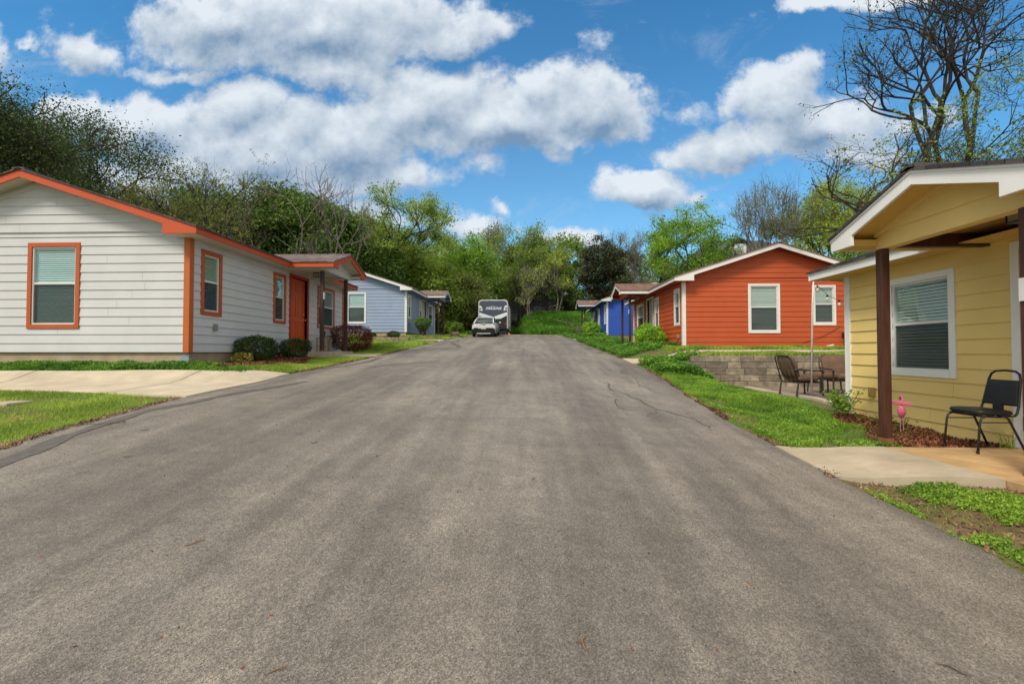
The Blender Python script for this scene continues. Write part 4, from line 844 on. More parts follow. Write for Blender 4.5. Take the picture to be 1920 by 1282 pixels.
LF['lime']=leafmat('lime_shrub_leaves',(0.137,0.304,0.017),(0.396,0.667,0.058),.35,4)
LF['yel']=leafmat('yellow_plant_leaves',(0.244,0.246,0.035),(0.639,0.551,0.093),.3,5)
LF['vase']=leafmat('vase_shrub_leaves',(0.053,0.123,0.029),(0.167,0.290,0.064),.3,4)
shrub('boxwood_shrub',-6.40,10.45,.45,.44,.66,'larger clipped round boxwood left of the orange door',LF['box'],9000,.034,101,1.5,rough=.2)
shrub('boxwood_shrub',-6.28,12.0,.36,.40,.56,'smaller clipped boxwood with rusty leaves next to the orange door',LF['box'],6000,.034,102,1.8)
shrub('barberry_hedge',-5.95,15.05,.66,.55,.95,'dark red clipped hedge behind the second porch post of the white cottage',LF['barb'],12000,.036,103,2.2,rough=.22)
shrub('yellow_shrub',-6.35,9.85,.22,.24,.30,'small yellow-leaved plant in the mulch at the white corner',LF['yel'],520,.05,104,1.0,lo=.02)
shrub('vase_shrub',-5.95,25.2,.62,.6,1.12,'vase-shaped shrub with bare lower stems at the pale blue porch',LF['vase'],3800,.06,105,1.3,stems=44,lo=.34,vase=.55,rough=.5)
shrub('low_shrub',-7.3,24.3,.35,.3,.35,'low dark green plant at the pale blue corner board',LF['box'],1200,.06,106,1.2,lo=.02)
shrub('low_shrub',-8.6,24.3,.35,.3,.30,'low round plant below the pale blue gable window',LF['box'],1000,.06,107,1.2,lo=.02)
shrub('lime_shrub',4.75,18.1,.62,.60,.98,'bright lime-green shrub against the orange cottage side wall',LF['lime'],8000,.055,108,1.2,lo=.03,rough=.55,stems=16)
shrub('lime_shrub',4.6,33.3,.66,.6,1.1,'lime-green shrub in front of the royal blue side wall',LF['lime'],4500,.075,109,1.2,lo=.08,rough=.6,stems=16)
shrub('grey_shrub',4.05,34.4,.55,.5,.95,'greyish twiggy shrub beside the farthest porch posts',LF['greyg'],2600,.06,110,1.2,lo=.08,stems=20)
for k,(x,y,r,h,l,lab) in enumerate([(-7.4,40.5,1.2,2.3,'mid','tall green bush behind the pale blue porch'),(-5.8,43,1.3,2.0,'mid','green bush to the left of the white car'),(-9.5,41.5,1.5,2.6,'dark','dark bush farthest left behind the pale blue cottage'),(-6.6,38.5,.9,1.1,'mid','low bush at the left end of the street'),(-4.7,46,1.0,1.9,'dark','dark bush close behind the trailer')]):
    shrub('wild_bush',x,y,r,r,h,lab,LF[l],5500,.13,120+k,1.1,lo=.02,rough=.8,group='wild bushes at the end of the street')
# ---------------- grass and ground cover ----------------
def blades(n,inside,x0,x1,y0,y1,rg,h,w,lean=.5,dens=None,lod=True,name='lawn_grass',m=None,label=None,zoff=0.,wide=1.):
    X=rg.uniform(x0,x1,n); Y=rg.uniform(y0,y1,n); k=inside(X,Y)
    if dens is not None: k&=rg.uniform(0,1,n)<dens(X,Y)
    X=X[k];Y=Y[k]; n=len(X); Z=g(X,Y)-.01+zoff
    D=np.hypot(X,Y); hh=h*rg.uniform(.45,1.25,n)*(.65+.75*vnoise(X*2.1,Y*2.1,77)); ww=w*np.clip(D/6,.8,4)*rg.uniform(.7,1.3,n)*wide
    a=rg.uniform(0,6.28,n); dx,dy=np.cos(a),np.sin(a); b=rg.uniform(0,6.28,n); le=lean*hh*rg.uniform(0,1,n)
    P=np.stack([X,Y,Z],1); A=P+np.stack([dx*ww/2,dy*ww/2,0*Z],1); B=P-np.stack([dx*ww/2,dy*ww/2,0*Z],1)
    Mx=P+np.stack([np.cos(b)*le*.35,np.sin(b)*le*.35,hh*.6],1); M1=Mx+np.stack([dx*ww*.38,dy*ww*.38,0*Z],1); M2=Mx-np.stack([dx*ww*.38,dy*ww*.38,0*Z],1)
    Tt=P+np.stack([np.cos(b)*le,np.sin(b)*le,hh],1)
    V=np.stack([A,B,M2,M1,Tt],1).reshape(-1,3); i=np.arange(n)*5
    F=np.concatenate([np.stack([i,i+1,i+2],1),np.stack([i,i+2,i+3],1),np.stack([i+3,i+2,i+4],1)])
    o=fast_mesh(name,V,F,m); tag(o,label,'grass' if 'grass' in name else 'ground cover',kind='stuff'); return o
LF['lawn']=leafmat('lawn_blades',(0.16, 0.27, 0.032),(0.48, 0.6, 0.1),.4,1.1)
LF['weed']=leafmat('weed_blades',(0.1, 0.225, 0.024),(0.34, 0.52, 0.065),.4,1.4)
LF['bank']=leafmat('bank_grass_blades',(0.053,0.160,0.014),(0.183,0.377,0.035),.35,.5)
LF['clover']=leafmat('clover_leaves',(0.055, 0.16, 0.018),(0.2, 0.4, 0.045),.3,2)
def le_(Y): return np.interp(Y,[p[1] for p in LE],[p[0] for p in LE])
def re_(Y): return np.interp(Y,[p[1] for p in RE],[p[0] for p in RE])
def edgen(X,Y,s=0): return (vnoise(X*3,Y*3,31+s)-.5)*.22+(vnoise(X*11,Y*11,37+s)-.5)*.08
rg=np.random.default_rng(5)
dy_near=lambda X: np.interp(-X,[4.86,6.6,8.7,16],[6.29,6.62,6.95,7.2]); dy_far=lambda X: np.interp(-X,[4.62,5.3,7.7,16],[8.62,8.15,8.1,8.05])
blades(170000,lambda X,Y:(X<le_(Y)-.10+edgen(X,Y)*.5)&(Y<dy_near(X)-.03+edgen(X,Y,1)*.3),-11.5,-4.3,.8,7.1,rg,.050,.006,.9,lambda X,Y:np.clip(fbm(X*1.6,Y*1.6,9)*2.6-.35,.12,1),name='lawn_grass',m=LF['lawn'],label='short bright lawn between the street and the driveway')
blades(30000,lambda X,Y:(Y>8.12+edgen(X,Y)*.3)&(Y<8.75)&(X<-5.2),-13,-5.0,8.0,8.8,rg,.06,.008,.8,name='ground_cover',m=LF['clover'],label='dark green weeds along the stained foundation',wide=1.5)
mulch1=lambda X,Y:(X>-7)&(X<-5.45+.25*np.sin(Y*2))&(Y>8.3)&(Y<12.3)
blades(190000,lambda X,Y:(X<le_(Y)-.06+edgen(X,Y)*.5)&(X>-6.7)&(Y>dy_far(X)+.02)&~((Y>12.5)&(Y<13.6)&(X<-4.2))&~((mulch1(X,Y))&(edgen(X,Y)*3<.3))&~((X<-5.35)&(Y>12.1)&(Y<14.6)),-6.8,-4.2,8.1,21.7,rg,.055,.008,.9,lambda X,Y:np.clip(fbm(X*1.6,Y*1.6,12)*2.6-.3,.25,1),name='lawn_grass',m=LF['lawn'],label='bright lawn in front of the white cottage')
blades(120000,lambda X,Y:(X<le_(Y)-.1)&(Y>16.4)&~((Y>21.3)&(Y<24.2)&(X>-7.8))&~((X>-13.2)&(X<-6.7)&(Y>24.6)),-13,-4.2,16.4,38.2,rg,.10,.010,.7,lambda X,Y:np.clip(fbm(X,Y,14)*2.6-.2,.2,1),name='lawn_grass',m=LF['lawn'],label='lawn around the pale blue cottage')
rc=lambda X,Y:(X>re_(Y)+.04+edgen(X,Y)*.6)&(Y<4.12+edgen(X,Y)*.3-.02)&~((X>3.9)&(Y>3.0)&(X>4.02)&(Y>3.28+.0*X)&(X>4.0))
blades(90000,rc,2.8,6.2,1.8,4.3,rg,.040,.005,1.1,lambda X,Y:np.clip((fbm(X*2.6+3,Y*2.6,28)-.40)*6,0.08,1),name='ground_cover',m=LF['weed'],label='patchy weeds on bare soil in the near right corner',wide=1.2)
mulch2=lambda X,Y:(X>4.10+(Y-5.1)*.30+.12*np.sin(Y*5+1)+.1*(vnoise(X*6,Y*6,4)-.5))&(Y>5.0)&(Y<7.75)
blades(190000,lambda X,Y:(X>re_(Y)+.05+edgen(X,Y)*.6)&(Y>5.30+edgen(X,Y)*.3)&(X<5.25)&~mulch2(X,Y)&(Y<13.7),2.8,5.3,5.2,13.8,rg,.065,.006,.9,lambda X,Y:np.clip((fbm(X*1.8,Y*1.8,23)-.34)*6*np.clip(.55+(Y-5.2)*.3,.3,1),.08,1),name='lawn_grass',m=LF['weed'],label='weedy green lawn between the street and the yellow cottage')
blades(14000,lambda X,Y:mulch2(X,Y)&(X<5.2),3.7,5.2,5.2,7.7,rg,.07,.007,1.0,lambda X,Y:np.clip((fbm(X*2.5,Y*2.5,25)-.5)*8,0,1),name='ground_cover',m=LF['weed'],label='sparse weeds coming up through the red mulch')
blades(70000,lambda X,Y:(Y>13.05)&(Y<16.0)&~((Y>13.95)&(Y<15.2))&(X>4.6),4.5,13,13,16.1,rg,.10,.009,.7,name='lawn_grass',m=LF['lawn'],label='grass strips on the terrace below the orange gable')
def tufts(name,inside,x0,x1,y0,y1,n,h,ls,m,label,rg):
    X=rg.uniform(x0,x1,n);Y=rg.uniform(y0,y1,n);k=inside(X,Y);X=X[k];Y=Y[k]; e=h*(.25+.95*fbm(X*2.4,Y*2.4,55)); Z=g(X,Y)+e*np.sqrt(rg.uniform(0,1,len(X)))
    V,F=leaf_cards(np.stack([X,Y,Z],1),ls,rg,up=1.2,asp=.7); o=fast_mesh(name,V,F,m); tag(o,label,'ground cover',kind='stuff')
tufts('ground_cover',lambda X,Y:(X>re_(Y)+.05+edgen(X,Y))&(X<5.35)&~((X>4.3)&(Y<16.3)),2.7,5.4,15.5,29.0,120000,.27,.045,LF['clover'],'thick leafy ground cover in front of the orange cottage',rg)
tufts('ground_cover',lambda X,Y:(X>re_(Y)+.05+edgen(X,Y)*.7)&(X<4.85)&(((X-3.9)/1.0)**2+((Y-12.6)/1.25)**2<1.1),2.8,5,11.1,13.9,26000,.34,.045,LF['clover'],'leafy mound at the left end of the stone retaining wall',rg)
tufts('ground_cover',lambda X,Y:(X>re_(Y)+.05)&(X<5.2),2.6,5.3,30.4,38,16000,.30,.09,LF['clover'],'low plants in front of the royal blue cottage',rg)
blades(170000,lambda X,Y:(Y>38.5+7.3*(1-sm(-1.4,0.2,X)))&(Y<50),-5,8.5,38.4,50,rg,.34,.016,.8,lambda X,Y:np.clip(fbm(X*.9,Y*.9,41)*2.6-.3,.15,1),name='bank_grass',m=LF['bank'],label='long grass on the bank at the end of the street')
blades(60000,lambda X,Y:(X<-4.9),-16,-4.9,38.2,50,rg,.30,.018,.8,name='bank_grass',m=LF['bank'],label='shaded grass left of the trailer')
tufts('ground_cover',lambda X,Y:(Y>8.12+edgen(X,Y)*.4)&(Y<8.78)&(X<-5.6)&(fbm(X*2.5,Y*2.5,61)>.36),-13,-5.4,8.05,8.85,26000,.13,.030,LF['clover'],'leafy dark weeds growing along the foundation of the white cottage',rg)
tufts('ground_cover',lambda X,Y:rc(X,Y)&(fbm(X*2.6+3,Y*2.6,28)>.46),2.8,6.4,1.8,4.3,130000,.06,.017,LF['weed'],'small leafy weeds in patches on the near right corner',rg)
tufts('ground_cover',lambda X,Y:(X>re_(Y)+.07+edgen(X,Y)*.6)&(Y>5.32)&(X<5.2)&~mulch2(X,Y)&(fbm(X*1.8,Y*1.8,23)>.40),2.9,5.3,5.2,12.5,110000,.11,.019,LF['weed'],'leafy weeds mixed into the lawn left of the yellow cottage',rg)
tufts('ground_cover',lambda X,Y:mulch2(X,Y)&(X<5.2)&(fbm(X*3,Y*3,25)>.56),3.7,5.2,5.05,7.7,9000,.07,.020,LF['weed'],'small weeds in clumps on the red mulch',rg)
tufts('ground_cover',lambda X,Y:(X<le_(Y)-.10)&(Y<dy_near(X)-.05)&(fbm(X*1.3,Y*1.3,71)>.50),-11,-4.3,1,7,50000,.04,.016,LF['lawn'],'clover patches in the lawn left of the street',rg)
def litter(label,inside,x0,x1,y0,y1,n,ls,rg):
    X=rg.uniform(x0,x1,n);Y=rg.uniform(y0,y1,n);k=inside(X,Y);X=X[k];Y=Y[k]; V,F=leaf_cards(np.stack([X,Y,g(X,Y)+.03*(fbm(X*1.2,Y*1.2,3)-.5)*0+.012+rg.uniform(0,.012,len(X))],1),ls,rg,up=3,asp=.35,var=.6); o=fast_mesh('leaf_litter',V,F,MT['litter']); tag(o,label,'litter',kind='stuff')
MT['litter']=leafmat('dry_leaf_litter',(.07,.035,.02),(.34,.21,.12),0,3)
litter('dry brown leaf litter on the bare soil of the near right corner',lambda X,Y:(X>re_(Y)+.02)&(Y<4.3),2.8,6.3,1.8,4.3,9000,.030,rg)
litter('strip of dry leaves along the right edge of the asphalt',lambda X,Y:(np.abs(X-re_(Y)-.06-edgen(X,Y)*.6)<.09)&(vnoise(Y*1.4,Y*0,6)>.35),2.6,3.5,4.4,16,60000,.032,rg)
litter('strip of dry leaves along the left edge of the asphalt',lambda X,Y:(np.abs(X-le_(Y)+.03)<.05)&~((Y>6.2)&(Y<8.7)),-5.1,-4.1,2.5,16,60000,.028,rg)
tufts('bank_weeds',lambda X,Y:(Y>38.6+7.3*(1-sm(-1.4,0.2,X)))&(Y<50)&(fbm(X*.8,Y*.8,91)>.50),-4,8.5,38.5,50,60000,.55,.11,LF['bank'],'patches of taller broad-leaved weeds on the bank',rg)
tufts('bank_weeds',lambda X,Y:(Y>38.6+7.3*(1-sm(-1.4,0.2,X)))&(Y<47)&(fbm(X*1.3,Y*1.3,97)>.60),-1,8.5,38.5,50,12000,.35,.10,LF['olive'],'brownish dry weeds in patches on the bank',rg)
tufts('ground_cover',lambda X,Y:(fbm(X*4,Y*4,33)>.42),3.55,4.15,5.18,5.5,2600,.07,.020,LF['weed'],'small weeds around the foot of the near brown post',rg)
# mulch beds
def bed(inside,x0,x1,y0,y1,label,n,rg,st=.05):
    xs=np.arange(x0,x1,st); ys=np.arange(y0,y1,st); X,Y=np.meshgrid(xs,ys); k=inside(X,Y); Z=g(X,Y)+.012+.05*fbm(X*4,Y*4,8)*1.0-.06*(~k)
    V=np.stack([X,Y,Z],-1).reshape(-1,3); nx=len(xs); i=(np.arange(len(ys)-1)[:,None]*nx+np.arange(nx-1)[None]).ravel(); kk=k.ravel(); F=np.stack([i,i+1,i+1+nx,i+nx],1); F=F[kk[F].any(1)]
    o=fast_mesh('mulch_bed',V,F,MT['mulch']); o.data.polygons.foreach_set('use_smooth',[True]*len(o.data.polygons)); tag(o,kind='structure')
    X=rg.uniform(x0,x1,n);Y=rg.uniform(y0,y1,n);k=inside(X,Y);X=X[k];Y=Y[k];Z=g(X,Y)+.02+.05*fbm(X*4,Y*4,8)+rg.uniform(0,.015,len(X))
    V,F=leaf_cards(np.stack([X,Y,Z],1),.05,rg,up=3,asp=.28,var=.5); c=fast_mesh('mulch_chips',V,F,MT['chip']); tag(c,label,'mulch',kind='stuff')
bed(lambda X,Y:mulch2(X,Y)&(X<5.3)&(Y>5.05),3.4,5.32,4.95,7.8,'red-brown bark chips under the yellow cottage window',14000,rg)
bed(mulch1,-6.78,-5.1,8.35,12.3,'red bark chips at the corner of the white cottage',9000,rg)
# ---------------- fittings on the cottages ----------------
def outlet(H,s,u,z,w=.085,h=.14,m=None):
    mb=MB(); mb.box(s*.012,s*.07,u-w/2,u+w/2,z-h/2,z+h/2); o=mb.build('outlet_box',m or MT['greybox'],H,bevel=.004)
    mb=MB(); mb.box(s*.07,s*.078,u-w*.38,u+w*.38,z-h*.40,z+h*.40); mb.build('outlet_cover',m or MT['greybox'],o)
outlet(HW_[0],1,.72,.53); outlet(HW_[2],-1,.45,.38); outlet(HW_[4],-1,6.90,.42,m=mat('tan_outlet_box',(.30,.20,.07),.6)); outlet(HW_[1],1,.5,.5)
mb=MB(); mb.tube([(5.47,-.09,.05),(5.47,-.09,.42),(5.47,-.05,.47)],.035,10); mb.tube([(5.47,-.09,.44),(5.60,-.1,.44)],.03,8); mb.box(5.40,5.54,-.13,-.04,.36,.48); mb.build('vent_pipe',MT['black_metal'],HW_[2])
mb=MB(); mb.tube([(4.9,-.05,.02),(4.9,-.14,.02),(5.05,-.14,.05)],.03,8); mb.build('drain_pipe',MT['vinyl'],HW_[2])
mb=MB(); P=[(4.95+.75*t,-.04,.80-1.05*t+.55*t*t) for t in np.linspace(0,1,14)]; P=[(5.35-1.3*t,-.035,.70-.9*t+.35*t*t) for t in np.linspace(0,1,14)]; mb.tube(P,.006,5); mb.build('cable',MT['black_metal'],HW_[2])
mb=MB(); mb.tube([(-.05,4.75,.35),(-.06,4.74,.2),(-.07,4.70,.08),(-.12,4.55,.04),(-.14,4.2,.03)],.006,6); mb.build('cable',MT['black_metal'],HW_[4])
# blue-grey patch of flashing on the white cottage corner footing
mb=MB(); mb.hexa([(-.30,-.004+.03,-.30),(.0,.026,-.30),(.0,.034,-.30),(-.30,.034,-.30),(-.10,.020,-.02),(.0,.020,-.02),(.0,.034,-.02),(-.10,.034,-.02)]); mb.build('flashing',mat('blue_grey_flashing',(.20,.26,.30),.7,.2),HW_[0])

# ---------------- retaining walls ----------------
def blockwall(name,x0,x1,y,z1,n,h,d,label,seed,wl=(.35,.62)):
    rg=random.Random(seed); mb=MB()
    for r in range(n):
        zt=z1-r*h; x=x0-rg.uniform(0,.3)*(r%2)
        while x<x1:
            w=rg.uniform(*wl); yo=-.035*r+rg.uniform(-.012,.012); j=lambda a:rg.uniform(-a,a)
            X0,X1=x+.005,x+w-.005; Z0,Z1=zt-h+.005,zt-.003
            mb.hexa([(X0,y+yo+j(.008),Z0),(X1,y+yo+j(.008),Z0),(X1,y+d,Z0),(X0,y+d,Z0),(X0+j(.01),y+yo+.01+j(.01),Z1),(X1+j(.01),y+yo+.01+j(.01),Z1),(X1,y+d,Z1),(X0,y+d,Z1)])
            x+=w
    o=mb.build(name,MT['stone'],bevel=.012); tag(o,label,'wall'); return o
blockwall('retaining_wall',4.56,12.9,12.96,-.10,5,.178,.28,'weathered stone block retaining wall behind the patio chairs',4)
blockwall('retaining_wall',-7.7,-5.75,21.2,.70,2,.14,.25,'low stone block wall in the lawn left of the pale blue cottage walkway',5,(.3,.5))
# ---------------- boundary fence ----------------
def fence():
    rg=random.Random(3); F=empty('fence',(0,50.6,0),0,'tall dark privacy fence along the back of the bank','fence'); mb=MB(); x=-13
    while x<14:
        w=.14; b=G1(x,50.6); t=5.85+rg.uniform(-.04,.04); mb.box(x,x+w-.008,-.012+rg.uniform(-.006,.006),.012,b-.05,t-(.03 if rg.random()<.1 else 0)); x+=w
    mb.build('fence_boards',MT['fence'],F)
    for z in (4.3,5.5):
        mb=MB(); mb.box(-13,14,.013,.05,z,z+.09); mb.build('fence_rail',MT['fence'],F)
    for k in range(12):
        mb=MB(); x=-13+k*2.44; mb.box(x-.05,x+.05,-.11,-.013,G1(x,50.6)-.1,5.92); mb.build('fence_post',MT['fence'],F)
fence()
# ---------------- houses behind the trees ----------------
def far_house(x,y,z,w,d,wh,rh,label,wall,roof,dorm=None):
    H=empty('distant_house',(x,y,z),0,label,'house'); mb=MB(); mb.box(-w/2,w/2,-d/2,d/2,-.5,wh); wl=mb.build('wall',wall,H)
    mb=MB(); o=.4; a=[(-w/2-o,-d/2-o,wh),(w/2+o,-d/2-o,wh),(w/2+o,d/2+o,wh),(-w/2-o,d/2+o,wh)]; r0=(-w/2+d*.35,0,wh+rh);r1=(w/2-d*.35,0,wh+rh)
    mb.add(a+[r0,r1],[(0,1,5,4),(1,2,5),(2,3,4,5),(3,0,4),(3,2,1,0)]); rf=mb.build('roof',roof,H)
    mb=MB(); mb.box(-w/2-o,w/2+o,-d/2-o-.03,-d/2-o,wh-.2,wh+.02); mb.build('fascia',MT['vinyl'],H)
    for wx in (-w*.3,0,w*.3):
        mb=MB(); mb.box(wx-.5,wx+.5,-d/2-.05,-d/2,wh-1.9,wh-.6); wn=mb.build('window',MT['vinyl'],H); mb=MB(); mb.box(wx-.42,wx+.42,-d/2-.06,-d/2-.051,wh-1.82,wh-.68); mb.build('pane',MT['dark_room'],wn)
    if dorm:
        dx,dy,dz,dw,dh=dorm; mb=MB(); mb.box(dx-dw/2,dx+dw/2,dy,dy+2,dz,dz+dh); D=mb.build('dormer',MT['vinyl'],H)
        mb=MB(); mb.prism([(dx-dw/2-.25,dz+dh-.08),(dx,dz+dh+.45),(dx+dw/2+.25,dz+dh-.08),(dx+dw/2+.25,dz+dh+.03),(dx,dz+dh+.58),(dx-dw/2-.25,dz+dh+.03)],lambda p,q,t:(p,t,q),dy-.2,dy+2.6); mb.build('dormer_roof',roof,D)
        mb=MB(); mb.box(dx-.30,dx+.30,dy-.03,dy-.002,dz+.14,dz+dh-.12); mb.build('pane',MT['glass'],D); mb=MB(); mb.box(dx-.03,dx+.03,dy-.04,dy-.031,dz+.14,dz+dh-.12); mb.box(dx-.3,dx+.3,dy-.04,dy-.031,dz+dh/2-.02,dz+dh/2+.03); mb.build('window_bar',MT['vinyl'],D)
far_house(20.6,46,2.6,11.5,9,5.3,3.2,'grey-roofed two-storey house with a small dormer behind the orange ridge',mat('grey_wall',(.22,.24,.26),.8),shingle('grey_roof',(.055,.06,.07),(.10,.105,.12)),(-1.0,-3.2,6.5,1.1,.95))
far_house(2.2,74,4.6,11,8,4.2,1.8,'whitish house glimpsed through the trunks above the dark fence',mat('whitish_wall',(.62,.63,.68),.8),shingle('pale_roof',(.25,.25,.26),(.35,.35,.36)))
# ---------------- travel trailer ----------------
def trailer():
    gz=1.44; T=empty('travel_trailer',(-3.01,38,gz),0,'dark-backed travel trailer with white chevron and IMAGINE lettering','trailer')
    navy=mat('trailer_navy_panel',(.042,.050,.078),.35,.08,coat=.3); wh=mat('trailer_white_gelcoat',(.62,.66,.68),.3,.05,coat=.3); blk=mat('trailer_black',(.012,.012,.014),.5,.2); sil=mat('trailer_silver_trim',(.42,.41,.40),.35,.1)
    w=1.25; zt=2.95; z0=.55
    def sec(y,e=0,r=.28):
        p=[(-w+e,z0),(w-e,z0)]+[(w-e-r+r*math.cos(a),zt-e-r+r*math.sin(a)) for a in np.linspace(0,math.pi/2,7)]+[(-w+e+r-r*math.sin(a),zt-e-r+r*math.cos(a)) for a in np.linspace(0,math.pi/2,7)]
        return p
    mb=MB(); p=sec(0,.03); mb.prism(p,lambda a,b,t:(a,t,b),.02,7.0); mb.build('body',wh,T)
    mb=MB(); p=sec(0,.0); q=sec(0,.09); n=len(p); V=[(a,-.02,b) for a,b in p]+[(a,-.04,b) for a,b in q]+[(a,.10,b) for a,b in p]; F=[(i,(i+1)%n,n+(i+1)%n,n+i) for i in range(n)]+[(i,(i+1)%n,2*n+(i+1)%n,2*n+i) for i in range(n)]; mb.add(V,F); mb.build('edge_trim',sil,T)
    mb=MB(); mb.prism(sec(0,.09),lambda a,b,t:(a,t,b),-.03,.05); rp=mb.build('rear_panel',navy,T)
    def flat(name,polys,m,y=-.036,par=rp):
        mb=MB()
        for P in polys: mb.prism(P,lambda a,b,t:(a,t,b),y,y+.004)
        return mb.build(name,m,par)
    flat('black_lower_panel',[[(-1.14,.6),(1.14,.6),(1.14,1.60),(.62,1.36),(0,1.36),(-.62,1.36),(-1.14,1.60)]],blk,-.034)
    flat('white_chevron',[[(-1.16,1.88),(-1.16,1.60),(-.35,1.37),(.0,1.33),(.62,1.36),(1.16,1.62),(1.16,1.90),(.02,1.50)]],wh,-.040)
    for P_ in ([(-1.16,2.46),(-1.02,2.44),(-.90,2.22),(-.88,2.0),(-1.14,2.06),(-1.14,2.14),(-.97,2.12),(-.98,2.22),(-1.16,2.27)],[(1.16,2.48),(1.0,2.44),(.90,2.22),(.88,2.02),(1.14,2.10),(1.14,2.18),(.97,2.14),(.99,2.24),(1.16,2.31)],[(-.42,2.32),(-.05,2.40),(.45,2.385),(.0,2.375),(-.3,2.32)]): flat('white_swoosh',[P_],wh,-.040)
    c=bpy.data.curves.new('lettering','FONT'); c.body='IMAGINE'; c.size=.29; c.extrude=.002; c.shear=.3; c.align_x='CENTER'; c.space_character=1.18; c.offset=.010
    o=bpy.data.objects.new('tmp',c); COL.objects.link(o); bpy.context.view_layer.update(); me=bpy.data.meshes.new_from_object(o.evaluated_get(bpy.context.evaluated_depsgraph_get())); bpy.data.objects.remove(o)
    me.materials.clear(); me.materials.append(wh); t=bpy.data.objects.new('lettering',me); COL.objects.link(t); t.parent=rp; t.location=(.02,-.042,2.12); t.rotation_euler=(R(90),0,0)
    mb=MB(); mb.box(-1.1,1.1,-.12,-.04,.50,.62); mb.build('bumper',blk,T)
    mb=MB(); mb.box(-1.0,1.0,.3,6.8,.35,.56); mb.build('chassis',blk,T)
    for s in (-1,1):
        for y in (3.4,4.3):
            mb=MB(); mb.lathe([(.20,s*.95),(.34,s*.95),(.36,s*1.0),(.36,s*1.14),(.34,s*1.18),(.2,s*1.18)],20,(0,y,.36),'x'); wl=mb.build('wheel',blk,T); mb=MB(); mb.lathe([(.05,s*1.19),(.19,s*1.18),(.19,s*1.0)],14,(0,y,.36),'x'); mb.build('rim',sil,wl)
        mb=MB(); mb.box(s*1.0,s*1.12,-.055,-.04,.85,1.0); mb.build('tail_light',mat('red_lens',(.3,.01,.01),.3),T)
    mb=MB(); mb.tube([(1.27,.3,.7),(1.36,.3,.75),(1.36,.3,2.15),(1.33,.3,2.35),(1.24,.3,2.45)],.028,8); mb.build('awning_arm',wh,T)
    mb=MB(); mb.box(-.3,.3,1.5,2.3,2.93,3.03); mb.build('roof_vent',wh,T)
    mb=MB(); mb.box(-1.2,1.2,.02,.4,.06,.50); mb.build('skirt',blk,T)
trailer()
mb=MB(); mb.prism([(0,0),(.26,0),(.0,.17)],lambda p,q,t:(p,t,q),0,.14); o=mb.build('wheel_chock',mat('orange_rubber',(.75,.22,.05),.6),bevel=.01); o.location=(-1.72,37.6,G1(-1.7,37.7)); tag(o,'small orange wheel chock on the asphalt at the corner of the trailer','wheel chock')
